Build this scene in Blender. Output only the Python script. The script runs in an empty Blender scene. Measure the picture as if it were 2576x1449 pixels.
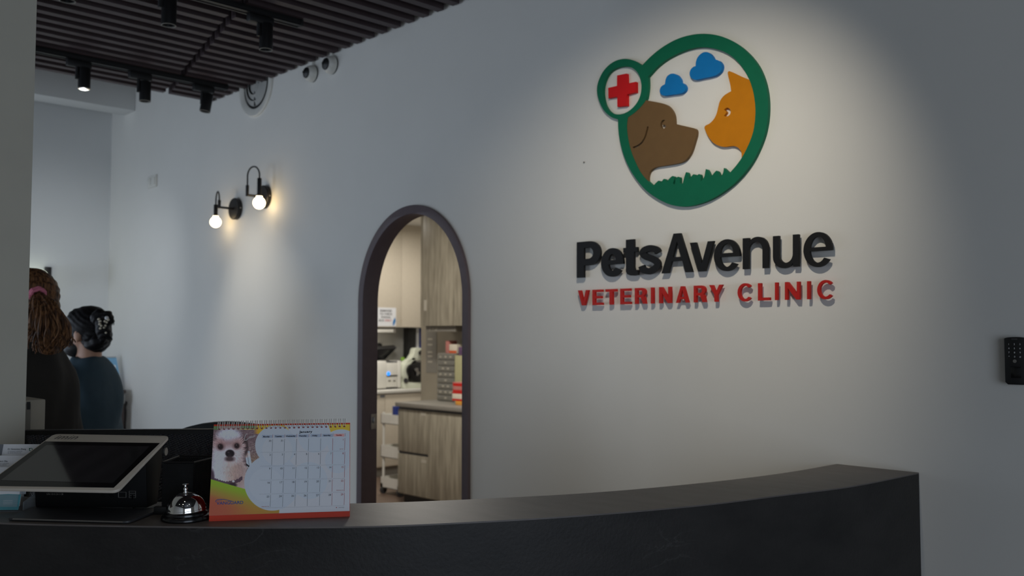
import bpy, bmesh, math, random
import numpy as np
from mathutils import Vector, Matrix, geometry
random.seed(7); np.random.seed(7)
R = math.radians
S = bpy.context.scene
COL = S.collection
# ------------------------------------------------------------------ camera, world, light, exposure
PW, PH, FPX = 2576, 1449, 2300.0            # photograph size and focal length in its pixels
PITCH = math.atan(120.5 / FPX)
CAM = Vector((0, -2.466, 1.5))
_az = math.atan(2238 / 2300 * math.cos(PITCH))
_a = math.pi - _az
FW2 = Vector((math.cos(_a), math.sin(_a), 0)); RT = Vector((FW2.y, -FW2.x, 0))
FW = FW2 * math.cos(PITCH) + Vector((0, 0, math.sin(PITCH)))
UP = RT.cross(FW)
cd = bpy.data.cameras.new('camera'); cam = bpy.data.objects.new('camera', cd); COL.objects.link(cam)
cam.matrix_world = Matrix((( RT.x, UP.x, -FW.x, CAM.x), (RT.y, UP.y, -FW.y, CAM.y), (RT.z, UP.z, -FW.z, CAM.z), (0, 0, 0, 1)))
cd.sensor_width = 36; cd.lens = 36 * FPX / PW; cd.clip_start = .05; cd.clip_end = 60
cd.dof.use_dof = True; cd.dof.focus_distance = 1.95; cd.dof.aperture_fstop = 5.0
S.camera = cam
S.view_settings.view_transform = 'Standard'; S.view_settings.look = 'None'
S.view_settings.gamma = 1; S.view_settings.exposure = 0.0; S.view_settings.use_curve_mapping = False
wd = bpy.data.worlds.new('world'); S.world = wd; wd.use_nodes = True
wd.node_tree.nodes['Background'].inputs[0].default_value = (.62, .76, 1, 1)
wd.node_tree.nodes['Background'].inputs[1].default_value = .12

def lamp(kind, name, loc, energy, color=(1, 1, 1), aim=None, **kw):
    l = bpy.data.lights.new(name, kind); l.energy = energy; l.color = color
    for k, v in kw.items(): setattr(l, k, v)
    o = bpy.data.objects.new(name, l); COL.objects.link(o); o.location = loc
    if aim is not None:
        o.rotation_euler = (Vector(aim) - Vector(loc)).to_track_quat('-Z', 'Y').to_euler()
    return o
DAY = (.71, .835, 1.0); ROOM = (1.0, .95, .87); WARM = (1.0, .83, .58); SOFT = (1.0, .91, .76)
# daylight through the shop windows at the front left, and the lamps of the treatment room
lamp('AREA', 'window_daylight', (-5.15, -5.35, 1.1), 52, DAY, (-5.2, 0, 1.0), shape='RECTANGLE', size=2.2, size_y=1.6)
lamp('AREA', 'far_window_daylight', (-6.69, -2.7, 1.1), 20, DAY, (-4, -2.0, 1.2), shape='RECTANGLE', size=1.6, size_y=1.8)
lamp('AREA', 'side_window_daylight', (2.66, -2.9, 1.3), 46, (.72, .84, 1), (0, -2.9, 1.45), shape='RECTANGLE', size=2.9, size_y=1.9)
lamp('AREA', 'treatment_room_panel', (-7.4, 3.3, 2.70), 19, ROOM, (-7.4, 3.3, 0), shape='RECTANGLE', size=.3, size_y=1.2)
lamp('AREA', 'treatment_room_panel_near', (-5.5, 1.6, 2.70), 50, ROOM, (-5.5, 1.6, 0), shape='RECTANGLE', size=1.2, size_y=.3)

# ------------------------------------------------------------------ rays of the photograph met with real planes
def ray(px, py): return FW + RT * ((px - PW / 2) / FPX) - UP * ((py - PH / 2) / FPX)
def hit(px, py, p, n):
    r = ray(px, py); n = Vector(n); return CAM + r * ((Vector(p) - CAM).dot(n) / r.dot(n))
def hx(px, py, x): return hit(px, py, (x, 0, 0), (1, 0, 0))
def hy(px, py, y=0.0): return hit(px, py, (0, y, 0), (0, 1, 0))
def hz(px, py, z): return hit(px, py, (0, 0, z), (0, 0, 1))
def at(px, py, d): return CAM + ray(px, py) * d
def depth(p): return (Vector(p) - CAM).dot(FW)
def along(p, d, px):
    """point of the line p + t d that lies in pixel column px"""
    p = Vector(p); d = Vector(d); k = (px - PW / 2) / FPX
    n = RT - FW * k
    return p + d * ((CAM - p).dot(n) / d.dot(n))

# ------------------------------------------------------------------ materials
def C(r, g, b):
    f = lambda c: (c / 255 / 12.92) if c <= 10.3 else ((c / 255 + .055) / 1.055) ** 2.4
    return (f(r), f(g), f(b), 1)
def mat(name, col, rough=.5, metal=0, noise=.0, scale=30, bump=0, bscale=80, emit=None, estr=1, trans=0, alpha=1, stretch=None, col2=None, spec=.5, ramp=(.35, .65)):
    m = bpy.data.materials.new(name); m.use_nodes = True
    nt = m.node_tree; b = nt.nodes['Principled BSDF']
    b.inputs['Base Color'].default_value = col; b.inputs['Roughness'].default_value = rough
    b.inputs['Metallic'].default_value = metal; b.inputs['Specular IOR Level'].default_value = spec
    tc = nt.nodes.new('ShaderNodeTexCoord'); mp = nt.nodes.new('ShaderNodeMapping')
    nt.links.new(tc.outputs['Object'], mp.inputs[0])
    if stretch: mp.inputs['Scale'].default_value = stretch
    if noise or col2:
        n = nt.nodes.new('ShaderNodeTexNoise'); n.inputs['Scale'].default_value = scale; n.inputs['Detail'].default_value = 5
        nt.links.new(mp.outputs[0], n.inputs['Vector'])
        rp = nt.nodes.new('ShaderNodeValToRGB')
        rp.color_ramp.elements[0].position, rp.color_ramp.elements[1].position = ramp
        a = col2 if col2 else tuple(c * (1 - noise) for c in col[:3]) + (1,)
        c_ = col if col2 else tuple(min(1, c * (1 + noise)) for c in col[:3]) + (1,)
        rp.color_ramp.elements[0].color = a; rp.color_ramp.elements[1].color = c_
        nt.links.new(n.outputs[0], rp.inputs[0]); nt.links.new(rp.outputs[0], b.inputs['Base Color'])
    if bump:
        n2 = nt.nodes.new('ShaderNodeTexNoise'); n2.inputs['Scale'].default_value = bscale; n2.inputs['Detail'].default_value = 4
        nt.links.new(mp.outputs[0], n2.inputs['Vector'])
        bp = nt.nodes.new('ShaderNodeBump'); bp.inputs['Strength'].default_value = bump; bp.inputs['Distance'].default_value = .002
        nt.links.new(n2.outputs[0], bp.inputs['Height']); nt.links.new(bp.outputs[0], b.inputs['Normal'])
    if emit:
        b.inputs['Emission Color'].default_value = emit; b.inputs['Emission Strength'].default_value = estr
    if trans: b.inputs['Transmission Weight'].default_value = trans; b.inputs['IOR'].default_value = 1.25
    if alpha < 1: b.inputs['Alpha'].default_value = alpha
    return m
def vcol_mat(name, rough=.45):
    m = bpy.data.materials.new(name); m.use_nodes = True; nt = m.node_tree; b = nt.nodes['Principled BSDF']
    a = nt.nodes.new('ShaderNodeVertexColor'); a.layer_name = 'print'
    nt.links.new(a.outputs[0], b.inputs['Base Color']); b.inputs['Roughness'].default_value = rough
    return m
M = {}
M['wall'] = mat('wall_paint', C(226, 224, 218), .75, noise=.012, scale=3, bump=.05, bscale=250)
M['wall_far'] = mat('wall_paint_far', C(222, 224, 224), .75, noise=.012, scale=3)
M['pillar'] = mat('grey_paint', C(190, 186, 172), .7, noise=.02, scale=8, bump=.05, bscale=200)
M['floor'] = mat('floor_wood', C(112, 94, 82), .45, noise=.15, scale=4, stretch=(1, 12, 1))
M['slat'] = mat('slat_brown', C(68, 55, 57), .55, noise=.06, scale=20)
M['black'] = mat('black_paint', C(22, 22, 23), .5, noise=.05)
M['black_gloss'] = mat('black_gloss', C(16, 16, 18), .22, noise=.05)
M['metal_black'] = mat('black_metal', C(30, 29, 30), .42, metal=.3, noise=.05)
M['white'] = mat('white_plastic', C(222, 220, 212), .4, noise=.02)
M['white_card'] = mat('white_card', C(232, 234, 238), .6, noise=.01)
M['lit_top'] = mat('counter_slate_lit', C(101, 95, 92), .48, noise=.10, scale=9, stretch=(1, 3, 1), bump=.1, bscale=120)  # same slate as the front panel; light on the top is put into its colour
M['silver'] = mat('silver_metal', C(165, 162, 158), .35, metal=.85, noise=.03)
M['chrome'] = mat('chrome', C(235, 235, 235), .04, metal=1, noise=.01)
M['frame'] = mat('door_frame_dark', C(100, 87, 90), .6, noise=.04, scale=25)
M['green'] = mat('emblem_green', C(4, 104, 74), .6, spec=.25, noise=.03)
M['brown'] = mat('emblem_brown', C(110, 84, 52), .6, spec=.25, noise=.03)
M['orange'] = mat('emblem_orange', C(196, 122, 4), .6, spec=.25, noise=.03)
M['blue'] = mat('emblem_blue', C(8, 116, 184), .6, spec=.25, noise=.03)
M['red'] = mat('emblem_red', C(206, 22, 26), .6, spec=.25, noise=.03)
M['letter'] = mat('letter_black', C(26, 26, 27), .6, spec=.25, noise=.04)
M['letter_red'] = mat('letter_red', C(188, 36, 30), .6, spec=.25, noise=.04)
M['cream'] = mat('cream_gloss', C(214, 204, 186), .22, noise=.015)
M['pale_label'] = mat('pale_label', C(176, 170, 156), .6, noise=.02)
M['greywood'] = mat('grey_wood', C(158, 151, 134), .5, col2=C(128, 121, 106), scale=5, stretch=(7, 7, .7), bump=.05, bscale=60)
M['grey'] = mat('grey_plastic', C(128, 124, 116), .5, noise=.03)
M['darkgrey'] = mat('dark_grey', C(60, 60, 62), .5, noise=.04)
M['ink'] = mat('print_ink', C(36, 38, 46), .6, noise=.02)
M['ink_red'] = mat('print_ink_red', C(176, 44, 46), .6, noise=.02)
M['ink_blue'] = mat('print_ink_blue', C(52, 88, 158), .6, noise=.02)
M['ink_white'] = mat('print_ink_white', C(235, 235, 235), .6, noise=.01)
M['ink_grey'] = mat('print_ink_grey', C(118, 122, 130), .6, noise=.02)
M['card_red'] = mat('red_card', C(222, 62, 30), .45, noise=.03)
M['bulb'] = mat('bulb_glow', C(255, 240, 210), .3, noise=.01, emit=(1, .74, .40, 1), estr=9)
M['skin'] = mat('skin', C(196, 150, 124), .5, noise=.04)

def slate():
    m = mat('counter_slate', C(66, 65, 66), .55, spec=.35, bump=.35, bscale=140)
    nt = m.node_tree; b = nt.nodes['Principled BSDF']; tc = nt.nodes['Texture Coordinate']
    n = nt.nodes.new('ShaderNodeTexNoise'); n.inputs['Scale'].default_value = 5; n.inputs['Detail'].default_value = 8; n.inputs['Roughness'].default_value = .65
    n2 = nt.nodes.new('ShaderNodeTexNoise'); n2.inputs['Scale'].default_value = 4.5; n2.inputs['Detail'].default_value = 5; n2.inputs['Distortion'].default_value = 1.2
    mp = nt.nodes.new('ShaderNodeMapping'); mp.inputs['Rotation'].default_value = (0, .6, .3); mp.inputs['Scale'].default_value = (1, 1, 2.2)
    nt.links.new(tc.outputs['Object'], mp.inputs[0])
    for k in (n, n2): nt.links.new(mp.outputs[0], k.inputs['Vector'])
    r1 = nt.nodes.new('ShaderNodeValToRGB'); e = r1.color_ramp.elements
    e[0].position = .3; e[0].color = C(33, 32, 32); e[1].position = .72; e[1].color = C(49, 47, 46)
    r2 = nt.nodes.new('ShaderNodeValToRGB'); e = r2.color_ramp.elements        # thin pale scratches of the slate
    e[0].position = .488; e[0].color = (0, 0, 0, 1); e[1].position = .5; e[1].color = (.05, .05, .05, 1)
    q = r2.color_ramp.elements.new(.512); q.color = (0, 0, 0, 1)
    nm = nt.nodes.new('ShaderNodeTexNoise'); nm.inputs['Scale'].default_value = 2.2; nt.links.new(tc.outputs['Object'], nm.inputs['Vector'])
    rm = nt.nodes.new('ShaderNodeValToRGB'); rm.color_ramp.elements[0].position = .55; rm.color_ramp.elements[1].position = .72
    mu = nt.nodes.new('ShaderNodeMixRGB'); mu.blend_type = 'MULTIPLY'; mu.inputs[0].default_value = 1
    ad = nt.nodes.new('ShaderNodeMixRGB'); ad.blend_type = 'ADD'; ad.inputs[0].default_value = 1
    nt.links.new(n.outputs[0], r1.inputs[0]); nt.links.new(n2.outputs[0], r2.inputs[0]); nt.links.new(nm.outputs[0], rm.inputs[0])
    nt.links.new(r2.outputs[0], mu.inputs[1]); nt.links.new(rm.outputs[0], mu.inputs[2])
    nt.links.new(r1.outputs[0], ad.inputs[1]); nt.links.new(mu.outputs[0], ad.inputs[2]); nt.links.new(ad.outputs[0], b.inputs['Base Color'])
    return m
M['slate'] = slate()

# ------------------------------------------------------------------ mesh collecting
def perp(d):
    d = Vector(d).normalized(); a = Vector((0, 0, 1)) if abs(d.z) < .9 else Vector((1, 0, 0))
    u = d.cross(a).normalized(); return u, d.cross(u).normalized()
class MB:
    def __init__(s): s.v = []; s.f = []
    def add(s, vs, fs):
        o = len(s.v); s.v += [Vector(x) for x in vs]; s.f += [tuple(i + o for i in f) for f in fs]; return s
    def box(s, a, b):
        x0, y0, z0 = a; x1, y1, z1 = b
        return s.add([(x0, y0, z0), (x1, y0, z0), (x1, y1, z0), (x0, y1, z0), (x0, y0, z1), (x1, y0, z1), (x1, y1, z1), (x0, y1, z1)],
                     [(0, 3, 2, 1), (4, 5, 6, 7), (0, 1, 5, 4), (1, 2, 6, 5), (2, 3, 7, 6), (3, 0, 4, 7)])
    def obox(s, c, ax, ay, az, hx_, hy_, hz_):
        c = Vector(c); ax = Vector(ax) * hx_; ay = Vector(ay) * hy_; az = Vector(az) * hz_
        vs = [c + ax * i + ay * j + az * k for k in (-1, 1) for (i, j) in ((-1, -1), (1, -1), (1, 1), (-1, 1))]
        return s.add(vs, [(0, 3, 2, 1), (4, 5, 6, 7), (0, 1, 5, 4), (1, 2, 6, 5), (2, 3, 7, 6), (3, 0, 4, 7)])
    def slab(s, pts, off):
        """polygon pts pushed by vector off into a solid (convex pts)"""
        n = len(pts); off = Vector(off); a = [Vector(p) for p in pts]; b = [p + off for p in a]
        return s.add(a + b, [tuple(range(n)), tuple(range(2 * n - 1, n - 1, -1))] + [(i, i + n, (i + 1) % n + n, (i + 1) % n) for i in range(n)])
    def tube(s, pts, r, n=8, cap=True):
        pts = [Vector(p) for p in pts]; rs = r if isinstance(r, (list, tuple)) else [r] * len(pts)
        rings = []; u = None
        for i, p in enumerate(pts):
            d = (pts[min(i + 1, len(pts) - 1)] - pts[max(i - 1, 0)]).normalized()
            if u is None: u, w = perp(d)
            else:
                u = (u - d * u.dot(d)).normalized(); w = d.cross(u)
            rings.append([p + (u * math.cos(2 * math.pi * k / n) + w * math.sin(2 * math.pi * k / n)) * rs[i] for k in range(n)])
        o = len(s.v); s.v += [x for g in rings for x in g]
        for i in range(len(pts) - 1):
            for k in range(n):
                a = o + i * n + k; b = o + i * n + (k + 1) % n; s.f.append((a, b, b + n, a + n))
        if cap:
            s.f.append(tuple(o + k for k in range(n - 1, -1, -1))); e = o + (len(pts) - 1) * n; s.f.append(tuple(e + k for k in range(n)))
        return s
    def cyl(s, a, b, r, n=24, r2=None): return s.tube([a, b], [r, r if r2 is None else r2], n)
    def lathe(s, prof, c, axis=(0, 0, 1), n=32):
        """prof: (radius, distance along axis)"""
        c = Vector(c); ax = Vector(axis).normalized(); u, w = perp(ax); o = len(s.v)
        for (r, h) in prof:
            for k in range(n):
                t = 2 * math.pi * k / n; s.v.append(c + ax * h + (u * math.cos(t) + w * math.sin(t)) * max(r, 1e-5))
        for i in range(len(prof) - 1):
            for k in range(n):
                a = o + i * n + k; b = o + i * n + (k + 1) % n; s.f.append((a, b, b + n, a + n))
        return s
    def ball(s, c, rx, ry=None, rz=None, n=24, m=14, ax=None):
        ry = rx if ry is None else ry; rz = rx if rz is None else rz; c = Vector(c); o = len(s.v)
        X, Y, Z = ax if ax else (Vector((1, 0, 0)), Vector((0, 1, 0)), Vector((0, 0, 1)))
        s.v.append(c - Z * rz)
        for i in range(1, m):
            t = math.pi * i / m - math.pi / 2
            for k in range(n):
                p = 2 * math.pi * k / n; s.v.append(c + X * (rx * math.cos(t) * math.cos(p)) + Y * (ry * math.cos(t) * math.sin(p)) + Z * (rz * math.sin(t)))
        s.v.append(c + Z * rz); e = len(s.v) - 1
        for k in range(n):
            s.f.append((o, o + 1 + (k + 1) % n, o + 1 + k)); b = o + 1 + (m - 2) * n; s.f.append((b + k, b + (k + 1) % n, e))
        for i in range(m - 2):
            for k in range(n):
                a = o + 1 + i * n + k; b = o + 1 + i * n + (k + 1) % n; s.f.append((a, b, b + n, a + n))
        return s
    def plate(s, loops, fn_front, fn_back):
        """2-D loops (outer first, then holes) -> solid between two mappings of the plane into space"""
        tri = geometry.tessellate_polygon([[Vector((p[0], p[1], 0)) for p in l] for l in loops])
        flat = [p for l in loops for p in l]; n = len(flat); o = len(s.v)
        s.v += [Vector(fn_front(*p)) for p in flat] + [Vector(fn_back(*p)) for p in flat]
        for t in tri:
            s.f.append((o + t[0], o + t[1], o + t[2])); s.f.append((o + n + t[2], o + n + t[1], o + n + t[0]))
        i0 = 0
        for l in loops:
            m = len(l)
            for k in range(m):
                a = o + i0 + k; b = o + i0 + (k + 1) % m; s.f.append((a, b, b + n, a + n))
            i0 += m
        return s
    def join(s, other): return s.add(other.v, other.f)
ORG = {}
def link(o, parent, org):
    COL.objects.link(o)
    if parent is not None: o.parent = parent
    ORG[o.name] = Vector(org)
def build(name, mb, m, parent=None, label=None, cat=None, group=None, kind=None, bevel=0, smooth=True, seg=2, org=None, weld=False):
    """one mesh object from world-space geometry; under a parent its origin is the parent's"""
    if parent is not None: org = ORG[parent.name]
    elif org is None:
        a = np.array([tuple(v) for v in mb.v]); org = Vector(((a[:, 0].min() + a[:, 0].max()) / 2, (a[:, 1].min() + a[:, 1].max()) / 2, a[:, 2].min()))
    me = bpy.data.meshes.new(name); me.from_pydata([tuple(Vector(v) - org) for v in mb.v], [], mb.f)
    bm = bmesh.new(); bm.from_mesh(me)
    if weld: bmesh.ops.remove_doubles(bm, verts=bm.verts, dist=1e-5)
    bmesh.ops.recalc_face_normals(bm, faces=bm.faces)
    if bevel:
        es = [e for e in bm.edges if len(e.link_faces) == 2 and e.calc_face_angle(0) > .6]
        bmesh.ops.bevel(bm, geom=es, offset=bevel, segments=seg, profile=.5, affect='EDGES', clamp_overlap=True)
    if smooth:
        for f in bm.faces: f.smooth = True
        for e in bm.edges: e.smooth = len(e.link_faces) == 2 and e.calc_face_angle(0) < .6
    bm.to_mesh(me); bm.free(); me.materials.append(m)
    o = bpy.data.objects.new(name, me)
    link(o, parent, org)
    if parent is None: o.location = org
    tag(o, label, cat, group, kind)
    return o
def tag(o, label=None, cat=None, group=None, kind=None):
    for k, v in (('label', label), ('category', cat), ('group', group), ('kind', kind)):
        if v: o[k] = v
    return o
def thing(name, label, cat, loc, group=None):
    o = bpy.data.objects.new(name, None); o.empty_display_size = .05; link(o, None, loc); o.location = loc
    return tag(o, label, cat, group)
def copy_tree(o, delta, parent=None, label=None):
    c = o.copy(); COL.objects.link(c); ORG[c.name] = ORG[o.name] + Vector(delta)
    if parent is None: c.location = o.location + Vector(delta)
    else: c.parent = parent
    if label: c['label'] = label
    for ch in o.children: copy_tree(ch, delta, c)
    return c
def cat_rom(pts, sub=6, closed=False):
    P = [np.array(p[:2], float) if len(p) < 3 or isinstance(p[2], str) else np.array(p, float) for p in pts]; n = len(P); out = []
    rng = n if closed else n - 1
    for i in range(rng):
        p0 = P[(i - 1) % n] if closed or i > 0 else 2 * P[0] - P[1]
        p1 = P[i]; p2 = P[(i + 1) % n]
        p3 = P[(i + 2) % n] if closed or i + 2 < n else 2 * P[n - 1] - P[n - 2]
        for k in range(sub):
            t = k / sub
            out.append(.5 * ((2 * p1) + (-p0 + p2) * t + (2 * p0 - 5 * p1 + 4 * p2 - p3) * t * t + (-p0 + 3 * p1 - 3 * p2 + p3) * t ** 3))
    if not closed: out.append(P[-1])
    return [tuple(x) for x in out]
def outline(pts, sub=5):
    """closed outline; points carrying a third entry are corners, the rest is smoothed"""
    c = [i for i, p in enumerate(pts) if len(p) > 2]
    if not c: return cat_rom(pts, sub, True)
    pts = pts[c[0]:] + pts[:c[0]]; c = [i - c[0] for i in c] + [len(pts)]; out = []
    for a, b in zip(c[:-1], c[1:]):
        out += cat_rom([p[:2] for p in (pts + [pts[0]])[a:b + 1]], sub)[:-1]
    return out
def stroke(path, w, sub=6):
    p = [np.array(q) for q in cat_rom(path, sub)]; L = []; Rr = []
    for i in range(len(p)):
        d = p[min(i + 1, len(p) - 1)] - p[max(i - 1, 0)]; d = d / np.linalg.norm(d); n = np.array((-d[1], d[0]))
        L.append(tuple(p[i] + n * w / 2)); Rr.append(tuple(p[i] - n * w / 2))
    return L + Rr[::-1]
def text_mb(mb, s, o, u, v, size, bold=0, align='CENTER', lift=None, space=1.0, shear=0, sx=1.0):
    """lettering as flat geometry at o along u (reading direction) and v (up)"""
    cu = bpy.data.curves.new('lettering', 'FONT'); cu.body = s; cu.size = 1; cu.align_x = align; cu.offset = bold; cu.resolution_u = 3
    cu.space_character = space; cu.shear = shear; cu.fill_mode = 'FRONT'
    ob = bpy.data.objects.new('lettering', cu); me = bpy.data.meshes.new_from_object(ob)
    o = Vector(o); u = Vector(u).normalized(); v = Vector(v).normalized(); lift = Vector(lift) if lift else Vector((0, 0, 0))
    mb.add([o + u * (x.co.x * size * sx) + v * (x.co.y * size) + lift for x in me.vertices], [tuple(p.vertices) for p in me.polygons])
    bpy.data.objects.remove(ob); bpy.data.curves.remove(cu); bpy.data.meshes.remove(me)
    return mb
# ================================================================== SETTING
WX0, WX1, YF, ZC = -6.66, 2.6, -5.3, 3.35
def struct(name, mb, m, label=None, parent=None, **kw):
    return build(name, mb, m, parent, label, None, None, 'structure' if parent is None else None, **kw)
# arched opening in the logo wall
DXL, DXR = -3.553, -2.778; DXC = (DXL + DXR) / 2; DR = (DXR - DXL) / 2; DZS, DZT = 1.655, 2.071
def arch(inset, n=40, z0=0.0):
    r, h = DR - inset, DZT - DZS - inset
    return [(DXC - r, z0)] + [(DXC - r * math.cos(math.pi * k / n), DZS + h * math.sin(math.pi * k / n)) for k in range(n + 1)] + [(DXC + r, z0)]
fr = .012
hole = arch(fr)
mb = MB(); wl = [(WX0, 0)] + hole + [(WX1, 0), (WX1, ZC), (WX0, ZC)]
mb.plate([wl], lambda x, z: (x, 0, z), lambda x, z: (x, .06, z))
struct('wall_back', mb, M['wall'], 'white painted wall carrying the raised clinic sign and the arched doorway')
mb = MB().box((WX0 - .1, -1.8, 0), (WX0, .0, ZC)).box((WX0 - .1, YF, 0), (WX0, -3.6, ZC)).box((WX0 - .1, -3.6, 0), (WX0, -1.8, .3)).box((WX0 - .1, -3.6, 2.25), (WX0, -1.8, ZC))
struct('wall_left', mb, M['wall_far'], 'pale bluish far wall at the end of the room behind the two women')
mb = MB().box((WX1, -1.4, 0), (WX1 + .1, .06, ZC)).box((WX1, YF, 0), (WX1 + .1, -4.4, ZC)).box((WX1, -4.4, 0), (WX1 + .1, -1.4, .35)).box((WX1, -4.4, 2.65), (WX1 + .1, -1.4, ZC))
struct('wall_right', mb, M['wall'])
mb = MB()                                                     # shop front behind the camera with a tall opening
for a, b in ((WX0, -6.25), (-3.25, WX1)): mb.box((a, YF - .1, 0), (b, YF, ZC))
for a, b in ((-6.25, -3.25),):
    mb.box((a, YF - .1, 0), (b, YF, .35)); mb.box((a, YF - .1, 2.65), (b, YF, ZC))
struct('wall_front', mb, M['wall'])
struct('floor', MB().box((-9.2, YF - .1, -.1), (WX1 + .1, 5.2, 0)), M['floor'], 'grey brown wood plank floor')
cl = struct('ceiling', MB().box((WX0, YF, ZC), (WX1, .06, ZC + .08)).box((-5.07, YF, 3.03), (WX1, -.012, 3.06)), M['black'], 'black ceiling hung with a field of thin dark brown slats')
SZ, SW, SH, SX = 2.885, .041, .068, -2.882
me_cache = {}
def slat_ob(x, y0, y1):
    o = build('slat', MB().box((x, y0, SZ), (x + SW, y1, SZ + SH)), M['slat'], cl)
gy = lambda x: -.684 + (x + 3.407) * -.236
hang = MB()
for k in range(-22, 13):
    x = SX + .1 * k
    if x < -5.1: continue
    g = gy(x)
    slat_ob(x, g + .016, -.012); slat_ob(x, -2.75, g - .016)
for y in (-.3, -1.25, -2.2):
    hang.box((-5.08, y - .02, SZ + SH), (-1.55, y + .02, SZ + SH + .04))
    for x in (-4.9, -3.8, -2.7, -1.75): hang.box((x - .008, y - .008, SZ + SH + .04), (x + .008, y + .008, 3.031))
build('slat_rail', hang, M['black'], cl)
struct('trim_1', MB().box((-6.43, -4.4, 3.04), (-6.245, 0, ZC)), M['wall_far'], 'pale boxed beam under the high ceiling at the far end', bevel=.004)
pc = at(79, 500, 2.25)
struct('wall_pillar', MB().box((pc.x - .3, YF, 0), (pc.x, pc.y, ZC)), M['pillar'], 'grey painted pillar, lengthened out of view to block daylight, at the left edge in front of the women')  # unseen length behind the visible end added to block the front left window
# doorway
dr = thing('door_1', 'arched doorway with a dark brown frame into the treatment room', None, (DXC, 0, 0)); dr['kind'] = 'structure'
mb = MB(); o_, i_ = arch(0, 48), arch(.038, 48)
mb.plate([o_ + i_[::-1]], lambda x, z: (x, -.014, z), lambda x, z: (x, .072, z))
build('door_frame', mb, M['frame'], dr, bevel=.002)
lp = hx(941, 1056, DXL + .038)
mb = MB().box((DXL + .038, .036, 1.5 - (1078 - 845) / 2300 * 4.27), (DXL + .042, .066, 1.5 - (1040 - 845) / 2300 * 4.27))
lk = build('latch_plate', mb, M['silver'], dr, 'small steel latch plate', bevel=.001)
build('latch_bolt', MB().box((DXL + .042, .043, lp.z - .014), (DXL + .054, .058, lp.z + .014)), M['silver'], lk, bevel=.002)

# treatment room shell
TX0, TY1, TZ = -8.6, 4.6, 2.76
struct('wall_treatment_left', MB().box((TX0 - .1, .06, 0), (TX0, TY1, 3.0)), M['wall'])
struct('wall_treatment_back', MB().box((TX0, TY1, 0), (-1.4, TY1 + .1, 3.0)), M['wall'])
struct('wall_treatment_right', MB().box((-1.4, .06, 0), (-1.3, TY1, 3.0)), M['wall'])
struct('ceiling_treatment', MB().box((TX0, .06, TZ), (-1.4, TY1, TZ + .1)), M['wall'], 'white ceiling of the treatment room seen through the arch')

# ================================================================== TRACK LIGHTING
def track(y0, y1, x, lab):
    t = thing('lighting_track', lab, 'track', (x, y1, SZ - .02), 'black lighting tracks under the slats')
    mb = MB().box((x - .018, y0, SZ - .026), (x + .018, y1, SZ))
    build('rail', mb, M['black'], t, bevel=.002)
    build('rail_lip', MB().box((x - .02, y0, SZ - .029), (x - .014, y1, SZ - .022)).box((x + .014, y0, SZ - .029), (x + .02, y1, SZ - .022)), M['metal_black'], t)
    build('end_cap', MB().box((x - .021, y1, SZ - .03), (x + .021, y1 + .012, SZ)), M['black'], t, bevel=.003)
    return t
T1X = hz(300, 172, SZ - .026).x; T2X = hz(650, 38, SZ - .026).x
t1e = hz(563, 226, SZ - .026); t2e = hz(739, 71, SZ - .026)
track(-2.7, t1e.y, T1X, 'black lighting track under the far slats carrying three spotlights')
track(-2.75, t2e.y, T2X, 'black lighting track under the nearer slats at the top of the picture')
M['lens_on'] = mat('lens_glow', C(255, 245, 225), .2, noise=.01, emit=(1, .9, .7, 1), estr=30)
M['lens_off'] = mat('lens_glass', C(70, 70, 72), .15, noise=.02)
def spot(x, px, py_top, py_bot, lab, on, tilt=0, r=.0285, energy=0, aim=None, cone=62, col=SOFT):
    base = along((x, 0, SZ - .03), (0, 1, 0), px)
    d = depth(base); zt = CAM.z + (845 - py_top) / 2300 * d; zb = CAM.z + (845 - py_bot) / 2300 * d
    y = base.y
    t = thing('track_spotlight', lab, 'spotlight', (x, y, SZ - .03), 'black track spotlights')
    build('adapter', MB().box((x - .016, y - .085, SZ - .062), (x + .016, y + .03, SZ - .029)), M['black'], t, bevel=.004)
    build('stem', MB().cyl((x, y - .035, SZ - .06), (x, y - .035, zt - .05), .008, 12).box((x - .007, y - .042, zt - .06), (x + .007, y - .026, zt - .03)), M['black'], t)
    ax = Vector((math.sin(tilt) * .3, math.sin(tilt), -math.cos(tilt))); top = Vector((x, y, zt)); L = zt - zb
    mb = MB().lathe([(0, 0), (r * .93, 0), (r, .004), (r, L), (r * .9, L + .001), (r * .86, L - .006), (r * .8, L - .02), (r * .62, L - .03)], top, ax, 32)
    head = build('head', mb, M['metal_black'], t, weld=True)
    bl = MB().lathe([(r * .62, L - .03), (r * .45, L - .026), (0, L - .024)], top, ax, 24)
    build('lens', bl, M['lens_on'] if on else M['lens_off'], head, 'glowing lens' if on else None)
    build('rim', MB().lathe([(r * .88, L - .003), (r * .99, L - .0005), (r * 1.0, L + .002), (r * .9, L + .003), (r * .88, L - .003)], top, ax, 32), M['grey'], head)
    if energy:
        tip = top + ax * (L + .004)
        lamp('SPOT', 'spot_beam', tip, energy, col, aim if aim else tip + ax, spot_size=R(cone), spot_blend=.95, shadow_soft_size=.018)
    return t
spot(T1X, 213, 173, 224, 'track spotlight with a bright lit lens, leftmost on the far track', True, energy=40, aim=(-6.66, -.45, 1.5), cone=72, col=(.9, .95, 1))
spot(T1X, 366, 207, 256, 'black track spotlight with dark lens and added beam in the middle of the far track', False, energy=26, aim=(-4.4, 0, .9))  # lens looks off; beam added to brighten the wall around the lamps
s3 = spot(T1X, 524, 238, 283, 'black track spotlight tilted to the wall, rightmost on the far track', False, tilt=R(-9), energy=5, aim=(-4.6, -.3, 0))
spot(T2X, 426, -12, 66, 'large black track spotlight cut by the top edge, left on the near track', False)
spot(T2X, 670, 62, 127, 'black track spotlight above the round wall vent on the near track', False, energy=3, aim=(-3.2, -.2, 0))
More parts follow.
